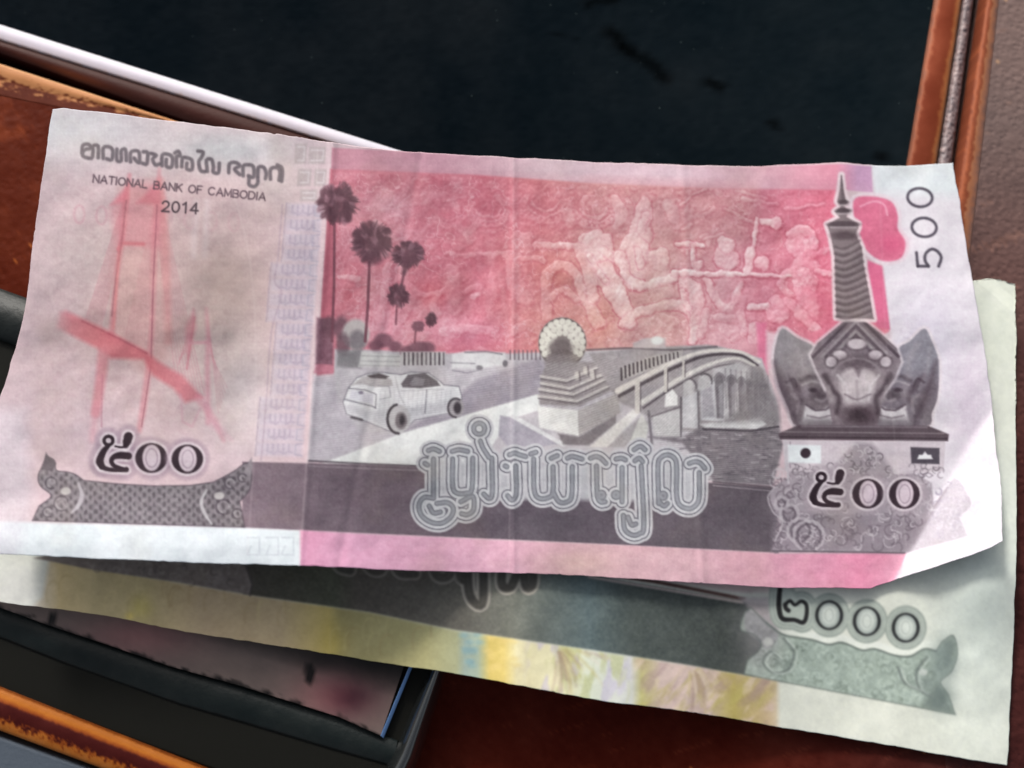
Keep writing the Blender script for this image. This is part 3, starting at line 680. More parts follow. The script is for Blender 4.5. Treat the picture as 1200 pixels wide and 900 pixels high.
    for x in (77, 257):
        A.oval(x, 575.5 + (x - 77) * 0.03, 6, 4.4, (226, 224, 222), 0.95, 1); A.oval(x + 1, 576 + (x - 77) * 0.03, 10, 9, (112, 104, 112), 0.25, 2)
    A.line([(92, 567), (96, 580), (92, 592), (84, 601)], [3, 5, 5, 2], (190, 186, 192), 0.9, 0.9, True)
    A.line([(242, 574), (236, 588), (240, 602), (248, 614)], [2, 4, 4, 2], (192, 190, 194), 0.9, 0.9, True)
    # numerals
    digit_five(A, 112, 508, 1.0, INK, (168, 150, 164))
    digit_zero(A, 177.3, 536.7, 18.8, 17.5, INK, (168, 150, 164)); digit_zero(A, 219.5, 538, 18.5, 17, INK, (168, 150, 164))
    digit_five(A, 112, 508, 1.0, INK)
    # bank title
    KH = [(2, 6, [(0, 14), (3, 2), (10, 1), (10, 10), (4, 12), (2, 18), (12, 19), (20, 17)]), (0, 0, [(14, 2), (20, 0), (22, 10), (18, 18)])]
    base = lambda x, y: (95 + x, 168 + y * 0.80 + x * 0.124)
    gl = [[(1, 14), (2, 3), (8, 0), (12, 5), (4, 9), (2, 18), (12, 20), (14, 10), (14, 2), (20, 1), (20, 18)],
          [(26, 18), (26, 3), (32, 0), (37, 4), (36, 18), (30, 18)], [(42, 2), (42, 18), (47, 18), (47, 4), (52, 1), (53, 17)],
          [(58, 18), (58, 5), (63, 1), (68, 3), (68, 18), (62, 12)], [(73, 1), (78, 2), (77, 18), (72, 18)], [(82, 2), (88, 4), (84, 10), (87, 18), (92, 16)],
          [(95, 18), (95, 3), (101, 0), (107, 4), (106, 18), (100, 18), (100, 8)], [(110, -3), (114, -6), (116, 0), (112, 2), (112, 17)], [(118, 16), (119, 3), (125, 2), (130, 5), (130, 18), (124, 18), (124, 10)],
          [(137, -10), (143, -9), (141, -1), (138, 6), (140, 18), (145, 19)], [(148, 18), (147, 2), (153, 0), (155, 10), (155, 18), (161, 18), (162, 4)],
          [(173, 16), (174, 3), (181, 0), (186, 4), (180, 10), (186, 17)], [(190, 18), (190, 4), (196, 1), (202, 3), (202, 18), (196, 17)], [(197, 20), (197, 30), (203, 32), (207, 26), (207, 19)],
          [(207, 16), (208, 3), (214, 2), (217, 10), (216, 18)], [(222, 18), (222, 4), (228, 0), (233, 4), (232, 18)], [(230, -4), (235, -1), (236, 8), (235, 19)]]
    for g in gl:
        A.line(spl([base(*q) for q in g], 3), 4.0, (100, 92, 100), 0.85, 1.2)
    for g in gl:
        A.line(spl([base(*q) for q in g], 3), 1.2, (160, 152, 158), 0.5, 0.9)
    write(A, 'NATIONAL BANK OF CAMBODIA', (109, 213.5), (311, 235), 8.6, 1.7, (98, 82, 92), 0.85)
    write(A, '2014', (189.5, 247.5), (232.5, 250.5), 12, 2.0, (80, 68, 76), 0.92)

    # right cartouche of scrolls under the naga
    orn = spl([(907, 570), (902, 582), (908, 600), (918, 612), (910, 632), (904, 646)], 4) + [(1062, 648), (1134, 628)] + spl([(1124, 606), (1138, 590), (1126, 566), (1118, 560)], 4) + [(1094, 592), (1092, 566), (1060, 548), (925, 546), (922, 560)]
    A.fill(orn, (172, 164, 172), 1, 1.2)
    A.fill([(905, 600), (1100, 610), (1058, 648), (905, 646)], (152, 143, 152), 0.7, 4)
    rr = np.random.default_rng(12)
    for k in range(210):
        x = 908 + rr.random() * 180; y = 552 + rr.random() * 92
        if x + (y - 560) * 0.62 > 1110: continue
        a0 = rr.random() * 360; r = 2.5 + 5 * rr.random()
        A.line(arc(x, y, r, r, a0, a0 + 220, 8), 1.7, (118, 108, 118) if rr.random() < 0.6 else (206, 200, 206), 0.55, 0.8)
    for x, y, r in ((938, 622, 15), (925, 602, 11), (916, 590, 8), (948, 628, 18)):
        A.line(arc(x, y, r, r, 120, 420, 14), 3, (198, 192, 198), 0.7, 1); A.line(arc(x, y, r - 4, r - 4, 120, 420, 12), 2.2, (108, 98, 108), 0.65, 0.9)
    for k in range(60):
        x = 1088 + rr.random() * 44; y = 566 + rr.random() * 62
        a0 = rr.random() * 360
        A.line(arc(x, y, 3.5, 3.5, a0, a0 + 220, 7), 1.5, (150, 142, 160) if rr.random() < 0.5 else (210, 206, 214), 0.5, 0.9)
    A.line([(905, 645.5), (1060, 648)], 1.8, (96, 86, 96), 0.7, 0.8)
    A.line(spl([(907, 572), (900, 583), (906, 600), (917, 612), (908, 634)], 5), 2, (196, 190, 196), 0.8, 0.9)
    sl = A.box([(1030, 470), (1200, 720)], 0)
    A.mix(sl, np.clip((((A.X[sl] - 1160) * 0.865 + (A.Y[sl] - 478) * 0.50) - 2) / 8, 0, 0.55), (226, 222, 230))  # print paled beyond the crease: the corner's sun glare put into the ink
    # naga pedestal and flags
    A.fill([(917, 515), (1108, 517), (1106, 552), (1060, 556), (920, 552)], (206, 198, 205), 1, 1)
    A.line([(920, 516), (924, 566)], 2.5, (200, 196, 202), 0.9, 1); A.line([(926, 518), (926, 548)], 1.2, (140, 130, 140), 0.6, 0.8)
    A.fill([(1003, 519), (1022, 519), (1044, 548), (1060, 566), (958, 562), (978, 546)], (158, 150, 158), 0.8, 3)
    for k in range(46):
        x = 968 + rr.random() * 84; y = 522 + rr.random() * 40
        if abs(x - 1010) > 14 + (y - 520) * 0.9: continue
        a0 = rr.random() * 360
        A.line(arc(x, y, 4, 4, a0, a0 + 200, 7), 1.6, (112, 104, 112) if rr.random() < 0.5 else (208, 204, 208), 0.6, 0.8)
    for k in range(26):
        x = (926 if k % 2 else 1068) + rr.random() * 36; y = 546 + rr.random() * 14
        a0 = rr.random() * 360
        A.line(arc(x, y, 3.5, 3.5, a0, a0 + 200, 7), 1.5, (126, 118, 126), 0.5, 0.8)
    A.fill([(923, 521), (962, 522), (962, 543), (924, 542)], (224, 230, 234), 1, 1.2); A.oval(944, 531, 6, 6, (64, 50, 60), 0.95, 0.9)
    A.fill([(1067, 524), (1101, 525), (1101, 544), (1068, 543)], (96, 90, 100), 1, 1)
    A.fill([(1075, 538), (1077, 533), (1081, 533), (1084, 529), (1087, 533), (1091, 533), (1093, 538)], (232, 232, 236), 1, 0.9)
    # naga heads
    NG = (134, 124, 132)
    hl = (222, 214, 220)
    left = [(917, 385), (934, 396), (955, 408), (968, 440), (990, 488), (985, 500), (935, 500), (924, 478), (914, 455), (907, 424), (910, 400)]
    right = [(1083, 385), (1092, 400), (1100, 424), (1099, 464), (1092, 484), (1086, 500), (1030, 500), (1020, 470), (1050, 412), (1066, 400)]
    left = spl(left, 4, True); right = spl(right, 4, True)
    for p_ in (left, right):
        A.line(p_ + p_[:1], 7, hl, 0.8, 1.4)
    A.grad(left, [(385, (162, 158, 163)), (430, (154, 148, 154)), (455, (124, 114, 121)), (500, (140, 130, 136))], 1, 1, 1)
    A.grad(right, [(385, (154, 152, 162)), (430, (150, 148, 158)), (455, (128, 120, 130)), (500, (136, 128, 136))], 1, 1, 1)
    for sx, c0 in ((1, 0), (-1, 2005)):
        M = lambda pts: [(c0 + sx * x, y) for x, y in pts]
        A.line(M([(908, 424), (915, 452), (926, 478), (936, 500)]), [3, 9, 9, 7], (96, 84, 94), 0.7, 4)
        A.line(M([(922, 440), (932, 452), (940, 462), (938, 472)]), [4, 8, 7, 5], (90, 78, 88), 0.6, 2.5, True)
        A.oval(c0 + sx * 962, 463, 13, 6, (88, 78, 86), 0.6, 4); A.oval(c0 + sx * 944, 458, 5, 8, (168, 160, 168), 0.6, 3)
        A.fill(M([(944, 474), (952, 480), (964, 480), (978, 472), (984, 482), (976, 494), (940, 494)]), (208, 204, 208), 0.95, 2)
        A.line(M([(944, 474), (956, 481), (968, 480), (978, 472)]), 2.4, (92, 80, 90), 0.75, 1)
        A.fill(M([(936, 490), (986, 490), (988, 502), (936, 502)]), (140, 134, 140), 0.7, 3)
        A.line(M([(930, 404), (940, 420), (942, 440)]), 5, (176, 170, 176), 0.5, 4)
        A.line(M([(914, 402), (918, 430), (928, 456)]), 2, (170, 164, 170), 0.45, 2)
        A.line(M([(938, 446), (950, 441), (962, 444), (972, 452)]), 4, (96, 86, 94), 0.65, 2, True); A.line(M([(940, 451), (952, 447), (964, 450)]), 2.5, (182, 176, 180), 0.6, 1.2, True)
        A.oval(c0 + sx * 953, 457, 5, 2.6, (70, 58, 68), 0.7, 1.2); A.line(M([(964, 452), (970, 464), (964, 470), (956, 468)]), 3, (176, 168, 174), 0.6, 1.4, True)
        A.line(M([(928, 462), (936, 470), (934, 484)]), 3, (170, 162, 168), 0.5, 1.6, True); A.line(M([(922, 448), (930, 444), (934, 452)]), 2.5, (74, 62, 72), 0.6, 1.3, True)
        A.line(M([(946, 487), (960, 490), (976, 486)]), 1.8, (120, 110, 118), 0.7, 1.2)
    dia = [(1001, 366), (1016, 378), (1036, 394), (1051, 408), (1056, 424), (1048, 444), (1036, 460), (1028, 500), (976, 500), (968, 456), (958, 436), (950, 416), (958, 402), (980, 384)]
    A.line(dia[:7], 6, hl, 0.7, 1.4); A.line(dia[-5:] + dia[:1], 6, hl, 0.7, 1.4)
    A.grad(dia, [(366, (122, 110, 118)), (410, (138, 128, 136)), (450, (160, 150, 156)), (500, (134, 122, 130))], 1, 1, 1)
    for s_, c_ in ((1.0, (92, 80, 90)), (0.80, (164, 156, 162)), (0.70, (106, 94, 104)), (0.56, (170, 164, 168)), (0.46, (112, 100, 110))):
        A.line([(1003 - 50 * s_, 372 + 42 + 4 - 0), (1003, 414 - 46 * s_), (1003 + 50 * s_, 372 + 42 + 4)], 3.4, c_, 0.8, 1)
    for x, y, rx, ry in ((1004, 403, 11, 6), (984, 416, 8, 5.5), (974, 424, 6.5, 6), (1026, 416, 8, 5.5), (1038, 424, 6.5, 6)):
        A.oval(x, y, rx + 2, ry + 2, (92, 80, 88), 0.6, 1.6); A.oval(x, y, rx, ry, (204, 196, 202), 0.95, 1.2)
    A.oval(1004, 425, 24, 9, (100, 88, 96), 0.7, 4)
    A.fill([(984, 442), (996, 432), (1012, 432), (1026, 442), (1022, 466), (1014, 476), (994, 476), (986, 462)], (198, 190, 194), 0.95, 3, True)
    A.fill([(998, 428), (1006, 442), (1013, 428)], (112, 100, 108), 0.7, 2); A.line([(982, 440), (992, 452), (994, 468)], 3, (214, 208, 212), 0.7, 1.4); A.line([(1030, 440), (1020, 452), (1018, 468)], 3, (214, 208, 212), 0.7, 1.4)
    for s_ in (-1, 1):
        A.line([(1005 + s_ * 38, 440), (1005 + s_ * 30, 456), (1005 + s_ * 22, 466), (1005 + s_ * 24, 484)], [7, 6, 5, 6], (86, 74, 82), 0.75, 2.2, True)
        A.line([(1005 + s_ * 34, 454), (1005 + s_ * 30, 470)], 5, (176, 168, 172), 0.6, 2)
    A.oval(1008, 487, 20, 12, (92, 78, 86), 0.85, 5); A.oval(1008, 487, 8, 6, (64, 52, 60), 0.6, 4)
    A.grain(12, 4, 21, [(905, 384), (1100, 384), (1100, 500), (930, 500)])
    A.line(arc(1004, 446, 30, 26, 200, 340, 14), 2.4, (176, 168, 174), 0.5, 1.4); A.line([(1004, 446), (1005, 470)], 3, (150, 140, 146), 0.5, 1.6); A.line([(990, 462), (1004, 468), (1020, 462)], 2, (120, 108, 116), 0.6, 1.2, True)
    A.fill([(936, 498), (1088, 499), (1112, 509), (1111, 517), (914, 515), (912, 508)], (104, 92, 100), 1, 1)
    A.line([(918, 506), (1106, 508)], 1.6, (146, 136, 142), 0.8, 0.8); A.line([(915, 512), (1110, 514)], 1.6, (70, 58, 66), 0.7, 0.8); A.line([(940, 499.5), (1086, 500.5)], 2.4, (138, 128, 136), 0.8, 0.9)
    # figure of rose ink beside the spire, and the rose bar
    A.fill([(1017, 305), (1034, 312), (1043, 386), (1030, 384), (1010, 360)], (216, 124, 156), 1, 1.4)
    lobe = spl([(1000, 236), (1020, 230), (1044, 236), (1052, 252), (1052, 268), (1061, 284), (1056, 302), (1036, 306), (1018, 296), (1006, 276)], 5, True)
    A.line(lobe + lobe[:1], 9, (226, 212, 220), 0.9, 1.2); A.fill(lobe, (214, 128, 155), 1, 1.4); A.grain(9, 6, 36, lobe)
    A.line([(1008, 242), (1024, 236), (1036, 240), (1040, 252)], 2, (240, 190, 206), 0.7, 1, True); A.glow(1044, 286, 14, 12, (214, 106, 144), 0.6)
    # twisted spire
    tow = [(986, 205), (988, 222), (992, 236), (989, 241), (995, 248), (992, 254), (1006, 262), (1006, 267), (1003, 274), (1010, 290), (1012, 310), (1018, 340), (1024, 374), (980, 372), (979, 340), (978, 300), (973, 275), (969, 263), (984, 255), (978, 248), (985, 242), (981, 236), (984, 222)]
    A.line(tow + tow[:1], 8, (228, 216, 220), 0.9, 1.3)
    A.fill(tow, (140, 128, 132), 1, 1)
    for k in range(11):
        y = 288 + k * 8.2; xl = 977.5 + 0.02 * (y - 280); xr = 1008 + 0.16 * (y - 280)
        A.line([(xl + 1, y + 1), (xl * .7 + xr * .3, y + 3.5), (xl * .3 + xr * .7, y - 1), (xr - 2, y - 6)], 3.0, (106, 94, 99), 0.65, 1.4, True); A.line([(xl + 2, y + 5), (xl * .6 + xr * .4, y + 7), (xr - 3, y - 2)], 2, (176, 166, 170), 0.5, 1.3, True)
    for y, w in ((237, 6), (247, 9), (263, 18.5)):
        A.oval(988.5, y, w, 3.2 if w < 15 else 4, (98, 86, 92), 0.95, 1); A.line([(988.5 - w * .8, y + 3.5), (988.5 + w * .8, y + 3.5)], 2, (190, 180, 184), 0.8, 1)
    A.oval(990, 276, 15, 5, (92, 78, 84), 0.75, 2); A.line([(986, 206), (988, 232)], [1.5, 4], (116, 104, 110), 0.8, 0.8)
    # numerals in the right cartouche
    digit_five(A, 948, 551.5, 0.95, INK, (176, 166, 174)); digit_zero(A, 1017, 578.5, 18.3, 17.3, INK, (176, 166, 174)); digit_zero(A, 1059.8, 578.8, 18, 17.5, INK, (176, 166, 174))
    digit_five(A, 948, 551.5, 0.95, INK)
    # upright 500 in the margin
    GR = (92, 86, 98)
    A.ring(1078, 231.5, 14.5, 10.8, 3.4, GR, 0.92, 0.8, 0.1); A.ring(1083, 266.5, 14.5, 11, 3.4, GR, 0.92, 0.8, 0.1)
    A.line([(1074, 296), (1075.5, 312)], 3.4, GR, 0.9, 0.8); A.line([(1075.5, 312), (1088, 312)], 3.4, GR, 0.9, 0.8)
    A.line(spl([(1088, 312), (1084, 305), (1085, 297), (1092, 292), (1099, 295), (1103, 302), (1100, 312)], 5), 3.6, GR, 0.9, 0.8)
    # paper fibre, a darker patch on the left panel, handling marks
    A.grain(6.5, 1.5, 30, octaves=2); A.c += (np.sin(A.X * 1.45 + 4 * vnoise(A.X, A.Y, 40, 38, 2)) * 0.6 + np.sin(A.Y * 1.2 + 4 * vnoise(A.X, A.Y, 40, 39, 2)) * 0.6)[..., None] * (0.5 + vnoise(A.X, A.Y, 20, 29, 2))[..., None]
    A.grain(5.5, 14, 31, octaves=3); A.grain(5, 4, 33, octaves=3, tint=(0.7, 1.1, 0.8)); A.grain(4, 70, 34, tint=(1, 0.9, 1.1))
    A.glow(260, 330, 50, 40, (190, 172, 164), 0.3)
    grime = np.clip((vnoise(A.X, A.Y, 55, 37, 5) - 0.52) * 3, 0, 1) * 0.16
    A.mix((slice(0, A.h), slice(0, A.w)), grime, (176, 160, 140))
    for pts_, a_ in (([(372, 175), (366, 420), (352, 655)], .22), ([(602, 186), (600, 420), (596, 668)], .14), ([(250, 155), (292, 300), (300, 470), (290, 650)], .16), ([(1030, 200), (1040, 420), (1062, 640)], .12)):
        A.line(pts_, 1.6, (232, 224, 224), a_, 1.2, True)
    return A


# ------------------------------------------------------------------ printing of the green note
def paint_green():
    A = Art(-80, 310, 1230, 920, (212, 215, 206))
    A.glow(1150, 380, 60, 60, (220, 226, 214), 0.6)
    A.glow(1150, 700, 60, 160, (209, 219, 214), 0.7)
    A.glow(20, 690, 40, 40, (206, 206, 204), 0.8)
    # coloured lower border
    low = [(58, 655), (150, 672), (300, 698), (433, 717), (533, 738), (697, 762), (800, 778), (912, 797), (912, 900), (-20, 760), (50, 700)]
    A.grad(low, [(40, (206, 200, 192)), (70, (206, 190, 152)), (110, (200, 186, 150)), (170, (198, 184, 146)), (240, (196, 178, 150)), (330, (196, 180, 150)), (385, (206, 190, 130)), (400, (178, 170, 128)), (500, (182, 178, 138)), (535, (176, 178, 148)), (545, (166, 180, 172)), (560, (176, 188, 172)), (574, (212, 194, 124)), (590, (222, 204, 136)), (606, (230, 222, 188)), (660, (224, 220, 190)), (690, (216, 222, 206)), (740, (206, 208, 206)), (752, (190, 186, 136)), (775, (200, 184, 178)), (830, (188, 172, 164)), (860, (178, 166, 110)), (900, (196, 178, 150)), (914, (210, 200, 180))], 1, 3)
    rr = np.random.default_rng(5)
    A.glow(165, 712, 12, 14, (214, 202, 120), 0.5); A.glow(152, 722, 5, 5, (232, 214, 130), 0.7); A.glow(390, 755, 16, 24, (212, 194, 116), 0.5)
    sl = A.box([(730, 770), (914, 860)], 0)
    X_, Y_ = A.X[sl] + 0.9 * A.Y[sl], A.Y[sl] * 0.35 - A.X[sl] * 0.3
    n1, n2, n3 = (vnoise(X_, Y_, 17, q_, 4) for q_ in (55, 56, 57))
    mm = np.clip((A.X[sl] - 738) / 12, 0, 1) * np.clip((912 - A.X[sl]) / 8, 0, 1) * np.clip((A.Y[sl] - 0.163 * A.X[sl] - 648) / 3, 0, 1)
    A.mix(sl, np.clip((n1 - 0.48) * 2.4, 0, 0.5) * mm, (166, 146, 146)); A.mix(sl, np.clip((n2 - 0.52) * 2.6, 0, 0.55) * mm, (186, 178, 116)); A.mix(sl, np.clip((n3 - 0.56) * 4, 0, 0.6) * mm, (214, 196, 190))
    sl = A.box([(606, 750), (740, 835)], 0)
    n1, n2 = (vnoise(A.X[sl] * 1.2, A.Y[sl] * 0.5 + A.X[sl] * 0.4, 15, q_, 3) for q_ in (58, 59))
    mm = np.clip((A.X[sl] - 612) / 20, 0, 1) * np.clip((742 - A.X[sl]) / 10, 0, 1) * np.clip((A.Y[sl] - 0.163 * A.X[sl] - 648) / 3, 0, 1)
    A.mix(sl, np.clip((n1 - 0.52) * 4, 0, 0.6) * mm, (192, 196, 150)); A.mix(sl, np.clip((n2 - 0.56) * 4, 0, 0.6) * mm, (198, 192, 212))
    for k in range(70):      # petals fanning out of a flower in the border
        an = radians(-70 + 150 * rr.random()); r0_ = 10 + 14 * rr.random(); r1_ = r0_ + 16 + 40 * rr.random()
        for fx_, fy_ in ((806, 768), (650, 752)):
            p_ = [(fx_ + r_ * cos(an + 0.004 * r_), fy_ + r_ * sin(an + 0.004 * r_)) for r_ in np.linspace(r0_, r1_, 6)]
            p_ = [(x_, y_) for x_, y_ in p_ if y_ - 0.163 * x_ > 651 and x_ < 906]
            if len(p_) > 1:
                A.line(p_, 1.6 + 2.2 * rr.random(), [(150, 128, 118), (186, 176, 116), (222, 208, 196), (168, 148, 140), (214, 206, 172)][rr.integers(5)], 0.30, 1.8)
    for k in range(40):
        x = 60 + rr.random() * 480; y = 660 + (x - 60) * 0.155 + rr.random() * 40
        A.line(arc(x, y, 9, 16, 150, 300, 7), 1.6, (170, 150, 110) if rr.random() < 0.5 else (216, 204, 160), 0.3, 1.4)
    for k in range(26):
        x = 540 + rr.random() * 66; y = 740 + (x - 540) * 0.15 + rr.random() * 40
        A.oval(x, y, 5, 3, (134, 170, 182) if x < 565 else (232, 212, 150), 0.4, 1.6)
    # dark band
    A.grad([(285, 640), (560, 640), (727, 680), (900, 709), (900, 740), (896, 770), (884, 793), (800, 778), (697, 762), (533, 738), (433, 717), (285, 696)],
           [(285, (96, 92, 86)), (390, (104, 106, 94)), (420, (112, 108, 102)), (540, (118, 116, 110)), (600, (130, 132, 124)), (690, (110, 124, 126)), (740, (94, 102, 100)), (880, (82, 87, 85))], 1, 1.2)
    A.grain(11, 2.6, 41, [(285, 640), (560, 640), (872, 704), (866, 790), (433, 717), (285, 696)], (1, 1, 0.9), 3)
    A.line([(680, 668), (770, 682), (872, 702)], 4, (86, 60, 58), 0.85, 1.2); A.line([(690, 676), (780, 691), (870, 706)], 3, (196, 184, 180), 0.9, 1)
    A.line([(690, 664), (880, 692)], 5, (186, 172, 172), 0.7, 2)
    A.fill([(700, 640), (905, 660), (905, 694), (860, 694), (700, 666)], (206, 186, 186), 0.7, 3)
    # left plate
    pl_ = [(40, 654), (120, 640), (270, 640), (288, 664), (295, 686), (292, 697), (207, 682), (110, 668)]
    A.fill(pl_, (138, 130, 126), 1, 1.2); A.grain(16, 4, 43, pl_); A.line([(288, 662), (296, 684), (293, 698)], 1.8, (96, 90, 90), 0.8, 1)
    for k in range(40):
        x = 100 + rr.random() * 185; y = 655 + rr.random() * 34
        a0 = rr.random() * 360
        A.line(arc(x, y, 4, 4, a0, a0 + 200, 6), 1.5, (96, 90, 88) if rr.random() < .5 else (176, 170, 160), 0.4 * (y < 660 + (x - 60) * .155), 0.9)
    # lower rims of the outlined title, running out from under the pink note
    lines = [spl(q, 5) for q in ([(392, 650), (398, 664), (410, 668)], [(428, 650), (434, 666), (446, 668), (452, 652)], [(462, 650), (468, 670), (486, 672)], [(505, 650), (512, 674), (526, 674), (530, 652)],
             [(548, 650), (549, 690), (556, 706), (566, 704), (566, 650)], [(590, 650), (588, 684), (598, 688), (606, 672)], [(612, 650), (616, 686), (624, 684), (624, 655)], [(536, 660), (540, 676), (544, 680)])]
    sl = A.box([q for l_ in lines for q in l_], 18)
    D = np.full(A.X[sl].shape, 1e9)
    for l_ in lines:
        D = np.minimum(D, A.dline(l_, sl))
    ks = [0, 3, 4.5, 6.2, 7.8, 9.2]
    tone = [(96, 94, 90), (88, 86, 82), (104, 102, 98), (168, 164, 156), (176, 172, 164), (110, 108, 104)]
    col = np.stack([np.interp(D, ks, [t_[i] for t_ in tone]) for i in range(3)], -1)
    m = (np.clip((9.4 - D) / 1.4, 0, 1) * np.where(A.X[sl] < 540, 0.55, 0.9))[..., None]
    A.c[sl] = A.c[sl] * (1 - m) + col * m
    # right plate with two curled heads
    top_ = spl([(898, 730), (916, 743), (934, 747), (952, 750), (971, 755.5), (987, 753), (1010, 762), (1025, 760.5), (1048, 768), (1067, 769), (1083, 760.5), (1097, 763)], 4)
    plate = [(872, 790)] + spl([(876, 774), (892, 758), (884, 744), (868, 738), (872, 720), (880, 712)], 4) + top_ + spl([(1104, 752), (1117, 745), (1122, 766), (1115, 787), (1102, 799), (1111, 814), (1119, 837)], 4) + [(912, 798)]
    A.line([(x_, y_ - 5) for x_, y_ in top_], 9, (222, 227, 219), 0.9, 2)
    A.fill(plate, (164, 176, 168), 1, 1.2); A.glow(890, 745, 26, 40, (150, 148, 150), 0.7)
    A.fill([(866, 700), (905, 700), (912, 742), (880, 716)], (172, 166, 168), 0.85, 2.5); A.fill([(874, 716), (890, 722), (912, 742), (900, 760), (886, 748), (874, 738)], (154, 154, 156), 0.95, 1.6, True)
    A.grain(16, 5, 45, plate, (1, 1, 1), 3)
    for k in range(150):
        x = 880 + rr.random() * 235; y = 745 + (x - 880) * 0.14 + rr.random() * 60
        a0 = rr.random() * 360
        p_ = arc(x, y, 4.5, 4.5, a0, a0 + 220, 7)
        sl = A.box(p_, 4)
        mm = np.clip(0.5 - A.sd(plate, sl) / 2, 0, 1)
        A.c[sl] += ((np.clip(0.5 - (A.dline(p_, sl) - 0.9) / 1.8, 0, 1) * mm) * (12 if rr.random() < 0.5 else -15))[..., None]
    A.line(plate + plate[:1], 1.6, (104, 112, 108), 0.6, 0.9)
    for pts in ([(918, 748), (930, 764), (924, 784), (906, 788), (894, 776), (902, 764), (912, 770)], [(1086, 770), (1074, 788), (1078, 808), (1092, 816)], [(1052, 782), (1060, 800), (1076, 808)]):
        A.line(pts, 2.6, (112, 120, 118), 0.7, 1.1, True); A.line([(a_ + 4, b_ + 1) for a_, b_ in pts], 2.2, (196, 204, 198), 0.6, 1, True)
    A.oval(1082, 788, 5, 4, (206, 210, 206), 0.8, 1.2); A.oval(900, 752, 6, 5, (202, 204, 200), 0.7, 1.6)
    A.fill([(1098, 800), (1106, 812), (1119, 837), (1080, 828)], (122, 132, 128), 0.6, 3); A.fill([(1106, 752), (1117, 746), (1120, 764), (1110, 780)], (118, 128, 124), 0.6, 3)
    # numeral with its double halo
    zs = [(971.7, 721), (1015.8, 728), (1061.4, 735.6)]
    two = [[(914, 690), (913, 700), (913, 713), (917, 725), (931, 726.5), (941, 729.5), (945, 722), (945, 709), (939, 704.5), (931.5, 709), (926, 704), (920.5, 708)], [(920, 709), (921, 713), (924, 715.5)]]
    for grow, c_ in ((9.5, (160, 168, 162)), (7.6, (176, 184, 177)), (4.2, (164, 172, 166)), (2.6, (184, 192, 185))):
        for x, y in zs:
            A.oval(x, y, 15 + grow, 16.5 + grow, c_, 1, 1)
        for p_ in two:
            A.line(p_, 5 + 2 * grow, c_, 1, 1, True)
        A.line([(918, 694), (930, 715), (938, 718)], 16 + grow, c_, 1, 1.5)
    A.line(top_, 2, (112, 122, 118), 0.7, 1)
    A.glow(1106, 774, 16, 26, (124, 136, 134), 0.75); A.glow(1104, 818, 14, 16, (120, 132, 130), 0.7); A.glow(1084, 800, 10, 10, (128, 138, 136), 0.5)
    for x, y in zs:
        A.oval(x, y, 16.5, 17.5, (52, 54, 56), 0.97, 1); A.oval(x, y, 12.6, 15, (172, 180, 176), 1, 1); A.oval(x, y, 8.5, 11, (206, 212, 206), 0.9, 2); A.ring(x, y, 5, 7.5, 1.2, (156, 164, 160), 0.6)
    for p_, w in ((two[0], [5.5, 5.5, 6, 5.5, 4.6, 5, 4.6, 4.2, 3.8, 3.4, 3.4, 4.2]), (two[1], 5)):
        A.line(p_, w, (48, 48, 50), 0.97, 0.9, True)
    A.grain(6, 1.6, 50, octaves=2); A.grain(5, 5, 53, octaves=3, tint=(1, 1, .7)); A.grain(6, 16, 51); A.grain(4, 60, 52)
    A.blur(1)
    return A


# ------------------------------------------------------------------ materials
def principled(name, rough=0.5, spec=0.3, color=None, attr=None, coat=0.0):
    m = bpy.data.materials.new(name)
    m.use_nodes = True
    nt = m.node_tree
    b = nt.nodes['Principled BSDF']
    b.inputs['Roughness'].default_value = rough
    b.inputs['Specular IOR Level'].default_value = spec
    b.inputs['Coat Weight'].default_value = coat
    if color is not None:
        b.inputs['Base Color'].default_value = tuple(lin(color)) + (1,)
    if attr:
        a = nt.nodes.new('ShaderNodeAttribute'); a.attribute_name = attr
        nt.links.new(a.outputs['Color'], b.inputs['Base Color'])
    return m, nt, b


def add_bump(nt, b, scale, strength, dist, detail=4.0, kind='noise', rough=0.6):
    tc = nt.nodes.new('ShaderNodeTexCoord')
    if kind == 'noise':
        t = nt.nodes.new('ShaderNodeTexNoise'); t.inputs['Scale'].default_value = scale
        t.inputs['Detail'].default_value = detail; t.inputs['Roughness'].default_value = rough
        out = t.outputs[0]
    else:
        t = nt.nodes.new('ShaderNodeTexVoronoi'); t.inputs['Scale'].default_value = scale
        t.feature = 'SMOOTH_F1'
        out = t.outputs['Distance']
    nt.links.new(tc.outputs['Object'], t.inputs['Vector'])
    bp = nt.nodes.new('ShaderNodeBump')
    bp.inputs['Strength'].default_value = strength; bp.inputs['Distance'].default_value = dist
    nt.links.new(out, bp.inputs['Height'])
    prev = b.inputs['Normal'].links[0].from_socket if b.inputs['Normal'].is_linked else None
    if prev is not None:
        nt.links.new(prev, bp.inputs['Normal'])
    nt.links.new(bp.outputs[0], b.inputs['Normal'])
    return tc, t


paper, nt, b = principled('banknote_paper', 0.8, 0.15, attr='ink')
add_bump(nt, b, 420, 0.16, 0.00020, 6)
add_bump(nt, b, 4200, 0.2, 0.00004, 3)

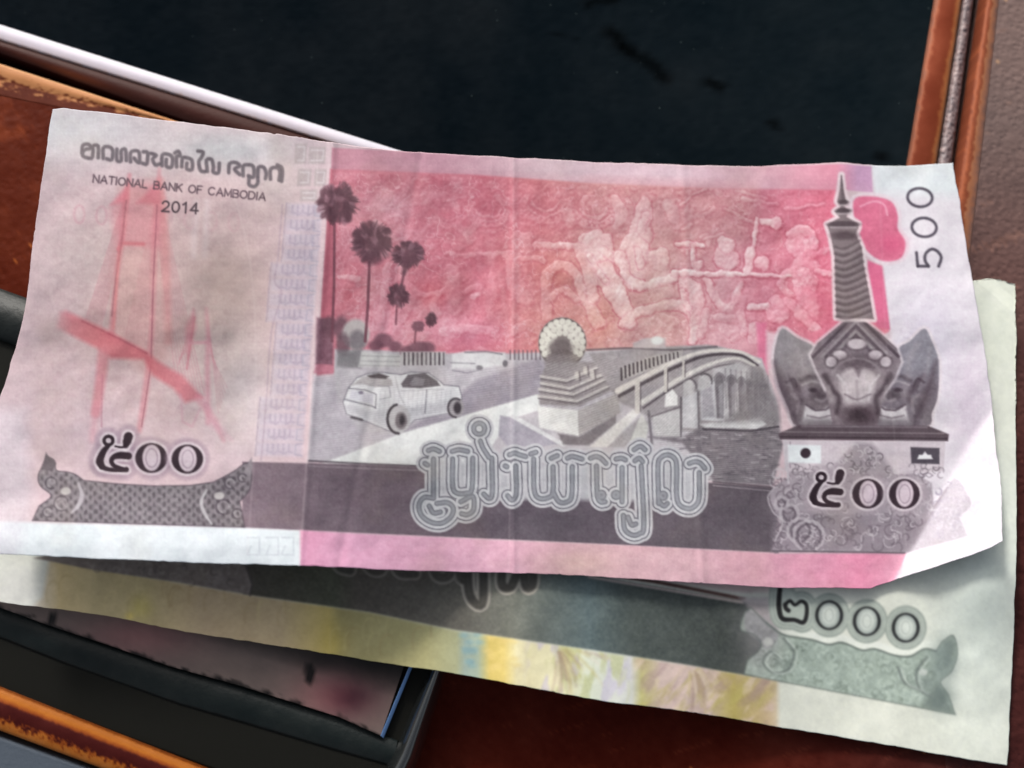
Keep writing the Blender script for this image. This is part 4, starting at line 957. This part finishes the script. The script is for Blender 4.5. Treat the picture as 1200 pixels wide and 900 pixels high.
leather, nt, b = principled('brown_leather', 0.42, 0.03, attr='ink')
add_bump(nt, b, 900, 0.5, 0.0002, 2, 'voronoi')
add_bump(nt, b, 260, 0.35, 0.0003, 5)
pebbled, nt, b = principled('pebbled_leather', 0.45, 0.12, attr='ink')
add_bump(nt, b, 1100, 0.55, 0.0004, 2, 'voronoi')
add_bump(nt, b, 420, 0.4, 0.0004, 5)
trim_mat, nt, b = principled('worn_leather_edge', 0.5, 0.06, attr='ink')
add_bump(nt, b, 1500, 0.3, 0.00015, 4)
piping_mat, nt, b = principled('pebbled_piping', 0.5, 0.35, attr='ink')
add_bump(nt, b, 1300, 0.9, 0.0004, 2, 'voronoi')
white_mat, nt, b = principled('white_strip_mat', 0.5, 0.3, attr='ink')  # near-white surface of the strip beside the panel

glass, nt, b = principled('black_panel_glass', 0.6, 0.0, attr='ink')
add_bump(nt, b, 700, 0.15, 0.0001, 4)
# dust specks
tc = nt.nodes.new('ShaderNodeTexCoord')
vo = nt.nodes.new('ShaderNodeTexVoronoi'); vo.inputs['Scale'].default_value = 430
nt.links.new(tc.outputs['Object'], vo.inputs['Vector'])
mp = nt.nodes.new('ShaderNodeMapRange'); mp.inputs[1].default_value = 0.02; mp.inputs[2].default_value = 0.085; mp.inputs[3].default_value = 1; mp.inputs[4].default_value = 0
nt.links.new(vo.outputs['Distance'], mp.inputs[0])
sp = nt.nodes.new('ShaderNodeSeparateColor'); nt.links.new(vo.outputs['Color'], sp.inputs[0])
th = nt.nodes.new('ShaderNodeMapRange'); th.inputs[1].default_value = 0.55; th.inputs[2].default_value = 1.0; th.inputs[3].default_value = 0; th.inputs[4].default_value = 0.22
nt.links.new(sp.outputs[0], th.inputs[0])
mu = nt.nodes.new('ShaderNodeMath'); mu.operation = 'MULTIPLY'
nt.links.new(mp.outputs[0], mu.inputs[0]); nt.links.new(th.outputs[0], mu.inputs[1])
mx = nt.nodes.new('ShaderNodeMix'); mx.data_type = 'RGBA'
nt.links.new(mu.outputs[0], mx.inputs[0])
nt.links.new(b.inputs['Base Color'].links[0].from_socket, mx.inputs[6])
mx.inputs[7].default_value = (0.20, 0.26, 0.26, 1)
nt.links.new(mx.outputs[2], b.inputs['Base Color'])

rubber, nt, b = principled('black_rubber', 0.6, 0.08, (21, 21, 18))
add_bump(nt, b, 800, 0.2, 0.0001, 4)
bezel_mat, nt, b = principled('dark_bezel', 0.45, 0.16, attr='ink')
add_bump(nt, b, 260, 0.5, 0.0005, 5)
rim_mat, nt, b = principled('polished_rim', 0.16, 1.0, (24, 26, 26), coat=0.6)
screen_mat, nt, b = principled('phone_screen', 0.3, 0.2, attr='ink')
at = nt.nodes.new('ShaderNodeAttribute'); at.attribute_name = 'ink'
nt.links.new(at.outputs['Color'], b.inputs['Emission Color']); b.inputs['Emission Strength'].default_value = 0.06  # weak glow added under the painted reflection
edge_mat, nt, b = principled('glass_edge', 0.15, 0.8, (120, 160, 215))  # blue base colour paints the sky's glint on this edge
mat_grey, nt, b = principled('grey_cloth', 0.7, 0.2, (70, 78, 88))
add_bump(nt, b, 1500, 0.4, 0.0002, 3)
under_mat, nt, b = principled('dark_underside', 0.8, 0.1, (22, 14, 12))


# ------------------------------------------------------------------ mesh builders
def link(o, parent=None):
    sc.collection.objects.link(o)
    if parent is not None:
        o.parent = parent
    return o


def grid_mesh(name, pts, cols, mat, parent=None, smooth=True):
    """pts: ny x nx x 3 array of points, cols: the same shape of linear colours"""
    ny, nx = pts.shape[:2]
    me = bpy.data.meshes.new(name)
    V = pts.reshape(-1, 3)
    i, j = np.mgrid[0:ny - 1, 0:nx - 1]
    a = (i * nx + j).ravel()
    F = np.stack([a, a + nx, a + nx + 1, a + 1], 1)
    me.vertices.add(len(V)); me.vertices.foreach_set('co', V.astype(np.float32).ravel())
    me.loops.add(F.size); me.loops.foreach_set('vertex_index', F.astype(np.int32).ravel())
    me.polygons.add(len(F)); me.polygons.foreach_set('loop_start', (np.arange(len(F)) * 4).astype(np.int32))
    me.update(calc_edges=True)
    me.polygons.foreach_set('use_smooth', np.full(len(F), smooth))
    if cols is not None:
        ca = me.color_attributes.new('ink', 'FLOAT_COLOR', 'POINT')
        c4 = np.ones((len(V), 4), np.float32); c4[:, :3] = cols.reshape(-1, 3)
        ca.data.foreach_set('color', c4.ravel())
    me.materials.append(mat)
    o = bpy.data.objects.new(name, me)
    # faces must look up
    if len(F):
        p = me.polygons[len(F) // 2]
        if p.normal.z < 0:
            me.flip_normals()
    me.update()
    return link(o, parent)


def along(pts, n):
    p = np.array(pts, float)
    d = np.r_[0, np.cumsum(np.hypot(*(np.diff(p, axis=0).T)))]
    t = np.linspace(0, d[-1], n)
    return np.stack([np.interp(t, d, p[:, 0]), np.interp(t, d, p[:, 1])], -1)


def ribbon(name, e0, e1, prof, colf, mat, parent=None, n=160, m=14, skirt=0.003):
    """a moulded strip between two edge lines; prof(s) = height in metres across it, colf(s, t, px, py) = sRGB colours"""
    a, c = along(e0, n), along(e1, n)
    s = np.linspace(0, 1, m)
    S, Tt = np.meshgrid(s, np.linspace(0, 1, n), indexing='ij')
    px = a[None, :, 0] * (1 - S) + c[None, :, 0] * S
    py = a[None, :, 1] * (1 - S) + c[None, :, 1] * S
    z = prof(S)
    pts = P(px, py, z)
    cols = lin(np.clip(colf(S, Tt, px, py), 0, 255))
    lo0, lo1 = pts[:1].copy(), pts[-1:].copy()          # side walls
    lo0[..., 2] -= skirt; lo1[..., 2] -= skirt
    pts = np.concatenate([lo0, pts, lo1]); cols = np.concatenate([cols[:1], cols, cols[-1:]])
    return grid_mesh(name, pts, cols, mat, parent)


def slab(name, poly, z1, z0, mat, parent=None, bevel=0.0, colf=None, seg=3):
    import bmesh
    bm = bmesh.new()
    top = [bm.verts.new(P(x, y, z1)) for x, y in poly]
    f = bm.faces.new(top)
    if f.normal.z < 0 or f.calc_area() == 0:
        pass
    bm.normal_update()
    if f.normal.z < 0:
        f.normal_flip()
    ex = bmesh.ops.extrude_face_region(bm, geom=[f])
    for v in [g for g in ex['geom'] if isinstance(g, bmesh.types.BMVert)]:
        v.co.z = z0
    bmesh.ops.recalc_face_normals(bm, faces=bm.faces)
    me = bpy.data.meshes.new(name)
    bm.to_mesh(me); bm.free()
    me.materials.append(mat)
    o = link(bpy.data.objects.new(name, me), parent)
    if bevel:
        md = o.modifiers.new('bevel', 'BEVEL'); md.width = bevel; md.segments = seg; md.limit_method = 'ANGLE'
    return o


def round_poly(poly, r, n=6):
    out = []
    k = len(poly)
    for i in range(k):
        p0, p1, p2 = (np.array(poly[(i + d) % k], float) for d in (-1, 0, 1))
        a = (p0 - p1) / np.linalg.norm(p0 - p1); c = (p2 - p1) / np.linalg.norm(p2 - p1)
        for t in np.linspace(0, 1, n):
            q0, q1 = p1 + a * r * (1 - t), p1 + c * r * t
            out.append(tuple(q0 * (1 - t) + q1 * t))
    return out


def thing(name, label, cat, loc=(0, 0, 0), group=None):
    o = bpy.data.objects.new(name, None)
    o.empty_display_size = 0.005
    sc.collection.objects.link(o)
    o['label'] = label; o['category'] = cat
    if group:
        o['group'] = group
    return o


def tag(o, label, cat, group=None):
    o['label'] = label; o['category'] = cat
    if group:
        o['group'] = group
    return o


def line_at(p, q, x0, x1, n=2):
    """points of the straight line through p and q, from x0 to x1"""
    return [(x, p[1] + (q[1] - p[1]) * (x - p[0]) / (q[0] - p[0])) for x in np.linspace(x0, x1, n)]


def line_aty(p, q, y0, y1, n=2):
    return [(p[0] + (q[0] - p[0]) * (y - p[1]) / (q[1] - p[1]), y) for y in np.linspace(y0, y1, n)]


def C(*stops):
    ks = [s_[0] for s_ in stops]
    return lambda v: np.stack([np.interp(v, ks, [s_[1][i] for s_ in stops]) for i in range(3)], -1)


def patchy(col, X, Y, scale, amp, seed, octaves=4):
    return col + ((vnoise(X, Y, scale, seed, octaves) - 0.5) * 2 * amp)[..., None] * np.array([1, 0.8, 0.7])


# ------------------------------------------------------------------ the leather surface everything lies on
gapL0, gapL1 = (0, 75), (200, 140)
gapR0, gapR1 = (1155, 0), (1127, 191)
gx = np.array([[1, -(gapR1[0] - gapR0[0]) / 191.0], [-(65 / 200.0), 1]])
cx_, cy_ = np.linalg.solve(gx, [gapR0[0], 75.0])
base_pts = P(np.array([[-500, 1700], [-500, 1700]]), np.array([[-450, -450], [1350, 1350]]), -0.0046)
o = grid_mesh('ground', base_pts, None, under_mat); o['kind'] = 'structure'

# table top: grid in two wings around the sunk panel, coloured leather
def wing(name, e0, e1, n, m, parent, mat=None):
    a, c = along(e0, n), along(e1, n)
    s = np.linspace(0, 1, m)[:, None]
    px = a[None, :, 0] * (1 - s) + c[None, :, 0] * s
    py = a[None, :, 1] * (1 - s) + c[None, :, 1] * s
    pts = P(px, py, 0.0)
    w = np.clip((px - 850) / 260.0, 0, 1)[..., None]
    wy = np.clip((py - 150) / 420.0, 0, 1)[..., None]
    smooth_c = np.array([80, 28, 13.0]); low = np.array([74, 24, 15.0]); pebble_sheen = np.array([106, 88, 84.0]); pebble_shade = np.array([58, 26, 24.0])  # right side: grey sky sheen above and shade below painted into the leather
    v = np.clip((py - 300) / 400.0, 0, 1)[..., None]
    col = (smooth_c * (1 - v) + low * v) * (1 - w) + (pebble_sheen * (1 - wy) + pebble_shade * wy) * w
    col = patchy(col, px, py, 70, 12, 61, 5); col = patchy(col, px, py, 7, 7, 62, 3)
    worn = np.clip((vnoise(px, py, 26, 64, 5) - 0.62) * 7, 0, 1) * (1 - w[..., 0]) * np.exp(-((py - 150) / 90.0) ** 2)
    col = col + worn[..., None] * np.array([22, 14, 8.0])
    scuff = (vnoise(px * 0.3 + py * 0.9, py * 0.2, 4, 65, 2) > 0.80) * 0.6
    col = col + scuff[..., None] * np.array([22, 14, 9.0])
    spot = (vnoise(px, py, 9, 66, 1) > 0.985)
    col = col + spot[..., None] * np.array([60, 44, 20.0])
    lo = pts[:1].copy(); lo[..., 2] = -0.0045
    pts = np.concatenate([lo, pts]); col = np.concatenate([col[:1], col])
    return grid_mesh(name, pts, lin(np.clip(col, 0, 255)), mat or leather, parent)


top_l = wing('table_top', line_at(gapL0, gapL1, -420, cx_), [(-420, 1300), (cx_ + 30, 1300)], 420, 320, None)
top_l['kind'] = 'structure'
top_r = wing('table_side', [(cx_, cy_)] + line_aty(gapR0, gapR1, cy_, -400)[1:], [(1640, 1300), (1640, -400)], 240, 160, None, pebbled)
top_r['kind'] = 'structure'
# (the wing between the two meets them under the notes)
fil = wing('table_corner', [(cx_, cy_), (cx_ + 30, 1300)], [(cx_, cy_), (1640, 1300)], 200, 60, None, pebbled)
fil['kind'] = 'structure'


def tan_cols(S, T_, px, py):
    n = vnoise(px * 0.9, py * 2.2, 7, 71, 4)
    edge = np.clip((S - 0.42 - (n - 0.5) * 0.95) * 5, 0, 1)[..., None]
    dark = patchy(np.zeros(S.shape + (3,)) + np.array([86, 34, 18.0]), px, py, 18, 14, 72)
    tan = patchy(np.zeros(S.shape + (3,)) + np.array([176, 120, 78.0]), px, py, 30, 14, 73)
    lip = np.clip(1 - S / 0.06, 0, 1)[..., None]
    return (tan * (1 - edge) + dark * edge) * (1 - lip) + np.array([206, 156, 112.0]) * lip


ribbon('edge_trim', line_at(gapL0, gapL1, -420, cx_), [(-420, -20), (0, 112), (90, 130), (220, 152), (cx_, cy_ + 8)], lambda s: 0.00002 + 0.0003 * np.sin(np.clip(s * 2.0, 0, 1) * math.pi) * (1 - s), tan_cols, trim_mat, top_l, 900, 26)


def bev_cols(S, T_, px, py):
    n = vnoise(px, py, 6, 74, 4)
    base = C((0, (112, 58, 40)), (0.2, (150, 84, 56)), (0.45, (120, 62, 42)), (0.6, (158, 104, 74)), (0.8, (142, 96, 76)), (1, (112, 84, 76)))(np.clip(S + (n - 0.5) * 0.35, 0, 1))
    return patchy(base, px, py, 14, 10, 75)


ribbon('edge_trim', line_aty(gapR0, gapR1, -400, cy_), line_aty((1171, 0), (1149, 191), -400, cy_ + 4), lambda s: 0.00002 + 0.0006 * np.sin(np.clip(s, 0, 1) ** 0.8 * math.pi), bev_cols, trim_mat, top_r, 500, 20)

# ------------------------------------------------------------------ black panel sunk in the leather, with its trims
panel = thing('desk_panel', 'large black glossy panel framed by a white strip and brown leather trim at the top', 'panel')
wt0, wt1 = (0, 29), (400, 155)
sl0, sl1 = (1096, 0), (1064, 191)
iy = np.linalg.solve(np.array([[1, -(sl1[0] - sl0[0]) / 191.0], [-(126 / 400.0), 1]]), [sl0[0], 29.0])
q0, q1 = along(line_at(wt0, wt1, -420, iy[0]), 200), along([(-420, -420), (1166, -420)], 200)
s = np.linspace(0, 1, 140)[:, None]
px = q0[None, :, 0] * (1 - s) + q1[None, :, 0] * s; py = q0[None, :, 1] * (1 - s) + q1[None, :, 1] * s
col = np.zeros(px.shape + (3,)) + np.array([15, 20, 24.0])
col = patchy(col, px, py, 90, 9, 81, 5)
col += ((vnoise(px, py, 5, 82, 3) - 0.5) * 8)[..., None]
col += (np.clip((px - 500) / 600, 0, 1) * 4)[..., None] * np.array([0.3, 1, 1.1])
for pts_, r_ in (([(714, 38), (728, 55), (742, 62), (762, 74), (780, 92)], 11), ([(722, 40), (736, 62)], 9), ([(832, 96), (846, 104)], 9), ([(690, 4), (720, 0)], 8), ([(902, 142), (910, 148)], 8), ([(1030, 182), (1036, 184)], 9), ([(650, 40), (680, 44)], 5)):
    D = np.full(px.shape, 1e9)
    for (ax, ay), (bx, by) in zip(pts_, pts_[1:]):
        vx, vy = bx - ax, by - ay
        t = np.clip(((px - ax) * vx + (py - ay) * vy) / (vx * vx + vy * vy), 0, 1)
        D = np.minimum(D, np.hypot(px - ax - t * vx, py - ay - t * vy))
    D = D + (vnoise(px, py, 8, 83, 3) - 0.5) * 12
    col *= (1 - 0.6 * np.clip((r_ - D) / 9, 0, 1))[..., None]
grid_mesh('panel_surface', P(px, py, -0.0014), lin(np.clip(col, 0, 255)), glass, panel)


def white_cols(S, T_, px, py):
    return patchy(C((0, (196, 194, 204)), (0.5, (196, 188, 200)), (0.94, (194, 182, 188)), (1, (190, 160, 150)))(np.clip(S + (vnoise(px, py, 3, 85, 2) - 0.5) * 0.25, 0, 1)), px, py, 12, 6, 84)


ribbon('white_strip', line_at(wt0, wt1, -420, iy[0] - 20), line_at((0, 46), (377, 163), -420, iy[0] - 30), lambda s: -0.0008 + 0.0002 * np.sin(s * math.pi), white_cols, white_mat, panel, 500, 10)


def strip_cols(S, T_, px, py):
    return patchy(C((0, (58, 22, 16)), (0.5, (54, 18, 12)), (1, (34, 12, 9)))(S) + (np.exp(-((px - 85) / 50) ** 2 - ((S - 0.75) / 0.2) ** 2))[..., None] * np.array([34, 18, 2.0]), px, py, 16, 8, 86)


ribbon('frame_strip', line_at((0, 47), (377, 164), -420, iy[0] - 30), line_at((0, 63), (217, 143), -420, 700), lambda s: -0.0012 + 0.0004 * np.sin(s * math.pi), strip_cols, trim_mat, panel, 400, 12)


def rstrip_cols(S, T_, px, py):
    n = vnoise(px, py, 7, 87, 4)
    c = C((0, (128, 82, 66)), (0.12, (158, 92, 66)), (0.22, (124, 58, 38)), (0.75, (112, 50, 30)), (0.88, (150, 90, 52)), (1, (140, 92, 64)))(np.clip(S + (n - 0.5) * 0.22, 0, 1))
    c = patchy(c, px, py, 26, 16, 88)
    return c * (0.86 + 0.14 * np.clip(1.2 - py / 250, 0, 1))[..., None]


ribbon('frame_strip', line_aty(sl0, sl1, -400, iy[1]), line_aty((1127, 0), (1097.5, 191), -400, iy[1]), lambda s: -0.0008 + 0.0006 * np.sin(s * math.pi) ** 0.3, rstrip_cols, trim_mat, panel, 400, 18)


def pipe_cols(S, T_, px, py):
    return patchy(np.zeros(S.shape + (3,)) + np.array([128, 112, 112.0]), px, py, 5, 34, 89, 3)


ribbon('piping', line_aty((1127.5, 0), (1098, 191), -400, iy[1]), line_aty((1140.5, 0), (1115, 191), -400, iy[1]), lambda s: -0.0016 + 0.0012 * np.sin(s * math.pi) ** 0.7, pipe_cols, piping_mat, panel, 500, 12)

# ------------------------------------------------------------------ phone in its black case, under the notes
phone = thing('phone', 'black phone with rounded case lying under the banknotes at lower left', 'phone')
ZP = 0.0078
outer = [(-260, 244), (586, 549), (452, 977), (-260, 714)]
slab('case', round_poly(outer, 26), ZP - 0.0022, 0.0002, rubber, phone, 0.0008)
# screen: its dim mauve reflection is painted into the colours
e0 = along([(-240, 470), (548, 560)], 150)
e1 = along([(-240, 622), (0, 712), (60, 734), (127, 756), (200, 781), (283, 804), (397, 840), (446, 862)], 150)
s = np.linspace(0, 1, 120)[:, None]
px = e0[None, :, 0] * (1 - s) + e1[None, :, 0] * s; py = e0[None, :, 1] * (1 - s) + e1[None, :, 1] * s
col = np.zeros(px.shape + (3,)) + np.array([96, 84, 80.0])
pink = np.exp(-((px - 165) / 70) ** 2 - ((py - 745) / 26) ** 2); col += pink[..., None] * np.array([18, -2, 2.0])
pink = np.exp(-((px - 395) / 50) ** 2 - ((py - 815) / 32) ** 2); col += pink[..., None] * np.array([16, -10, -4.0])
dk = np.exp(-((px - 412) / 26) ** 2 - ((py - 818) / 18) ** 2); col -= dk[..., None] * np.array([36, 34, 28.0])
blk = np.clip((11 - np.hypot((px - 363) * 1.4, (py - 790) * 0.7)) / 5, 0, 1) + np.clip((9 - np.hypot((px - 58 - (734 - py) * .3) * 1.6, (py - 728) * 0.6)) / 4, 0, 1)
blk += np.exp(-((px - 440) / 20) ** 2 - ((py - 775) / 18) ** 2) * 0.5 + np.exp(-((px - 370) / 26) ** 2 - ((py - 775) / 9) ** 2) * 0.3
col *= (1 - 0.8 * np.clip(blk, 0, 1))[..., None]
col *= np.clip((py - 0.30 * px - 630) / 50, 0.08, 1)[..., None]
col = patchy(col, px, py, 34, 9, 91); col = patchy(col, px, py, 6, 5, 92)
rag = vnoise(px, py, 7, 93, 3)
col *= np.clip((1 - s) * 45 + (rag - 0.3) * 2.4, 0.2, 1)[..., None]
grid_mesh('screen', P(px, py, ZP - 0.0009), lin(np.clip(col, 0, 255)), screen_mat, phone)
dkc = lambda c: (lambda S, T_, px, py: patchy(patchy(np.zeros(S.shape + (3,)) + np.array(c, float), px, py, 9, 5, 95), px, py, 40, 9, 96))
lowe = [(-260, 612), (0, 709), (60, 733), (127, 756), (200, 781), (283, 804), (397, 840), (446, 860), (466, 868)]
lowo = [(-260, 652), (0, 747), (70, 775), (140, 800), (210, 825), (290, 848), (390, 878), (440, 892), (460, 898)]
ribbon('bezel', lowe, lowo, lambda s: ZP - 0.0020 + 0.0006 * np.sin(np.clip(s, 0, 1) * math.pi) ** 0.9, dkc((22, 28, 28)), bezel_mat, phone, 260, 16)
ribbon('bezel', [(-260, 245), (0, 338), (200, 410), (560, 541)], [(-260, 305), (0, 398), (200, 470), (548, 596)], lambda s: ZP - 0.0016 + 0.0016 * np.sin(np.clip(s, 0, 1) * math.pi) ** 0.8, dkc((30, 34, 34)), bezel_mat, phone, 200, 16)
ribbon('glass_edge', [(500, 735), (484, 770), (446, 862)], [(503, 736), (487, 772), (449, 865)], lambda s: ZP - 0.0008 - 0.0005 * s, dkc((120, 160, 215)), edge_mat, phone, 120, 6, 0.001)
ribbon('rim', [(573, 585), (500, 790), (462, 880), (420, 958)], [(594, 585), (521, 790), (490, 890), (452, 976)], lambda s: ZP - 0.0020 + 0.0030 * np.sin(np.clip(s, 0, 1) * math.pi) ** 0.75, dkc((34, 36, 36)), rim_mat, phone, 200, 20, 0.005)

# ------------------------------------------------------------------ strap and mat in the lower left corner
def strap_cols(S, T_, px, py):
    n = vnoise(px * 1.3, py * 1.3, 5, 101, 4)
    c = C((0, (96, 48, 18)), (0.06, (146, 84, 28)), (0.2, (156, 90, 28)), (0.3, (128, 62, 24)), (0.36, (62, 20, 18)), (0.66, (58, 18, 16)), (0.76, (120, 56, 22)), (0.82, (156, 90, 34)), (1, (156, 94, 44)))(
        np.clip(S + (n - 0.5) * np.where(S > 0.5, 0.45, 0.06), 0, 1))
    return patchy(c, px, py, 30, 10, 102)


strap = ribbon('leather_strap', line_at((0, 806), (238, 900), -260, 420), line_at((0, 856), (121, 901), -260, 420), lambda s: 0.0062 + 0.0008 * np.sin(s * math.pi) ** 0.6, strap_cols, trim_mat, None, 500, 30, 0.0066)
tag(strap, 'dark maroon leather strap with worn orange edges in the lower left corner', 'strap')
mat_ = slab('cloth_mat', [(-260, 772), (420, 1012), (420, 1250), (-260, 1250)], 0.0056, 0.0002, mat_grey, None, 0.0004)
tag(mat_, 'blue grey mat just visible in the corner below the orange edged strap', 'mat')


# ------------------------------------------------------------------ the two banknotes
def smooth01(v):
    v = np.clip(v, 0, 1)
    return v * v * (3 - 2 * v)


def h_green(x, y):
    h = 0.9 + 8.5 * smooth01((1080 - x) / 500.0)
    h += 0.35 * np.sin(x / 47.0 + y / 90.0) * smooth01((x - 560) / 150) * 0.5
    h += 0.30 * np.exp(-((x - 612 + (y - 760) * 0.3) / 22.0) ** 2)
    h += -0.25 * np.exp(-((x - 395 + (y - 740) * 0.2) / 14.0) ** 2)
    h += 0.28 * np.exp(-((x - 232 + (y - 700) * 0.45) / 16.0) ** 2) + 0.15 * np.exp(-((x - 105 + (y - 700) * 0.3) / 12.0) ** 2)
    h += 2.6 * np.exp(-((x - 1160) / 72.0) ** 2 - ((y - 672) / 62.0) ** 2)
    h += 0.4 * np.exp(-((x - 1150) / 40.0) ** 2) * smooth01((y - 400) / 200)
    c = ((x - 1140) * 0.66 - (y - 330) * 0.75) - 0
    h -= 0.040 * np.maximum(0, c - 4)
    h += (vnoise(x, y, 70, 111, 3) - 0.5) * 0.5
    return np.maximum(h, 0.35)


def h_pink(x, y):
    hg = 0.9 + 8.5 * smooth01((1080 - x) / 500.0)
    gap = 9.0 * smooth01((610 - x) / 300.0) + 1.3 - 0.5 * smooth01((x - 900) / 150) * smooth01((y - 560) / 120) + 1.4 * smooth01((x - 900) / 220) * smooth01((640 - y) / 260)
    h = hg + gap
    h -= 0.75 * np.exp(-((x - 300 - 0.25 * (y - 330) * (y < 330)) / 38.0) ** 2) * smooth01((y - 150) / 60)
    h += 0.35 * np.exp(-((x - 205) / 60.0) ** 2 - ((y - 330) / 150.0) ** 2)
    h -= 0.9 * smooth01((50 - (x + (y - 300) * 0.20)) / 55.0) * smooth01((y - 200) / 150)
    h += 0.5 * np.exp(-((x - 560) / 90.0) ** 2) * smooth01((420 - y) / 300)
    h -= 0.35 * np.exp(-((x - 700) / 40.0) ** 2)
    h += 0.45 * np.exp(-((x - 845) / 60.0) ** 2) - 0.3 * np.exp(-((x - 930) / 30.0) ** 2) * smooth01((380 - y) / 200)
    h += 0.35 * np.exp(-((x - 985) / 26.0) ** 2) * smooth01((300 - y) / 120)
    h -= 0.5 * smooth01((225 - y) / 60.0) * smooth01((x - 1040) / 70)
    h += 0.3 * smooth01((y - 605) / 60)
    h -= 3.6 * smooth01((375 - x) / 110.0) * smooth01((y - 185 - 0.15 * (x - 60)) / 300) - 1.2 * smooth01((y - 575) / 70.0) * smooth01((375 - x) / 110.0)
    h += 0.22 * np.exp(-((x - 372 + 0.08 * (y - 400)) / 5.0) ** 2) + 0.16 * np.exp(-((x - 602) / 4.0) ** 2) + 0.14 * np.exp(-((x - 790 - 0.05 * y) / 5.0) ** 2) - 0.12 * np.exp(-((x - 470 + 0.2 * (y - 300)) / 6.0) ** 2)
    c = (x - 1160) * 0.865 + (y - 478) * 0.50          # beyond the crease the corner is folded up
    c = c - 1 + (vnoise(x, y, 40, 123, 2) - 0.5) * 7
    h += 0.070 * (np.logaddexp(0, c / 2.2) * 2.2) - 0.00012 * np.maximum(0, c) ** 2
    h += (vnoise(x, y, 85, 124, 2) - 0.5) * 0.6 * smooth01((400 - x) / 120) + 0.45 * np.exp(-((x - 318 - 0.55 * (y - 210)) / 16.0) ** 2) * smooth01((270 - y) / 60)
    h += (vnoise(x, y, 90, 121, 3) - 0.5) * 1.0 + (vnoise(x, y, 26, 122, 3) - 0.5) * 0.16
    return h


def sheet(name, art, top, right, bottom, left, hf, nx, ny, gain):
    Tt, Bb = along(top, nx), along(bottom, nx)
    Lf, Rt = along(left, ny), along(right, ny)
    for E_, ax_, sd_ in ((Tt, 1, 1), (Bb, 1, 2), (Lf, 0, 3), (Rt, 0, 4)):
        q_ = np.arange(len(E_)) * 1.0
        e_ = (vnoise(q_, q_ * 0 + sd_ * 7.3, 26, 140, 4) - 0.5) * 3.0 - np.clip(vnoise(q_, q_ * 0 + 3.1, 9, 141 + sd_, 2) - 0.74, 0, 1) * 9 * (1 if sd_ in (2, 4) else -1)
        fade = np.clip(np.minimum(q_, q_[::-1]) / 12, 0, 1)
        E_[:, ax_] += e_ * fade
    u = np.linspace(0, 1, nx)[None, :, None]; v = np.linspace(0, 1, ny)[:, None, None]
    G = Tt[None] * (1 - v) + Bb[None] * v + Lf[:, None] * (1 - u) + Rt[:, None] * u
    G -= Tt[0] * (1 - u) * (1 - v) + Tt[-1] * u * (1 - v) + Bb[0] * (1 - u) * v + Bb[-1] * u * v
    px, py = G[..., 0], G[..., 1]
    pts = P(px, py, hf(px, py) * 1e-3)
    ink = np.clip(art.sample(px, py), 0, 255) / 255.0
    cols = np.clip(lin(255 * np.where(ink < 0.86, 0.86 * (ink / 0.86) ** 1.22, ink)) * gain, 0, 0.92)
    o = grid_mesh(name, pts, cols, paper)
    md = o.modifiers.new('thickness', 'SOLIDIFY'); md.thickness = 0.00011; md.offset = -1
    return o


r_ = np.random.default_rng(40)
ptop = spl([(62, 128), (78, 127), (112, 131), (215, 143), (330, 158), (450, 175), (560, 182.5), (640, 186.5), (700, 190.5), (760, 191.5), (860, 195), (925, 193.5), (982, 190.5), (1012, 193.5), (1060, 194), (1117, 191)], 5)
prt = spl([(1117, 191), (1124, 232), (1133, 290), (1140, 328), (1149, 385), (1160, 450), (1167, 520), (1173, 580), (1175, 634)], 5)
pbot = spl([(-20, 650), (30, 650.5), (150, 656), (250, 660), (350, 663), (500, 669), (650, 673.5), (800, 682), (900, 688), (1020, 690)], 5) + spl([(1020, 690), (1084, 668), (1152, 645), (1175, 634)], 5)[1:]
plf = spl([(62, 128), (54, 180), (45, 240), (37, 300), (31, 350), (20, 400), (7, 447), (-1, 470), (-9, 520), (-14, 580), (-20, 650)], 5)
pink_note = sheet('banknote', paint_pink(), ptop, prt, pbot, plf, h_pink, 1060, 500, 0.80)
tag(pink_note, 'pink 500 banknote from 2014 with bridge and naga picture, lying on top', 'banknote', 'banknotes lying on the phone and leather')

gtop = spl([(-30, 640), (300, 610), (700, 480), (1000, 370), (1140, 329), (1184, 332), (1188, 334)], 6)
grt = spl([(1188, 334), (1190, 345), (1190, 450), (1191, 600), (1188, 750), (1180, 897)], 6)
gbot = spl([(-30, 700), (10, 707), (110, 719), (207, 738), (333, 758), (467, 779), (543, 791), (697, 820), (800, 833), (920, 853), (1060, 877), (1180, 897)], 6)
glf = [(-30, 640), (-30, 700)]
green_note = sheet('banknote', paint_green(), gtop, grt, gbot, glf, h_green, 1060, 430, 0.88)
tag(green_note, 'pale green 2000 banknote mostly hidden beneath the pink note', 'banknote', 'banknotes lying on the phone and leather')
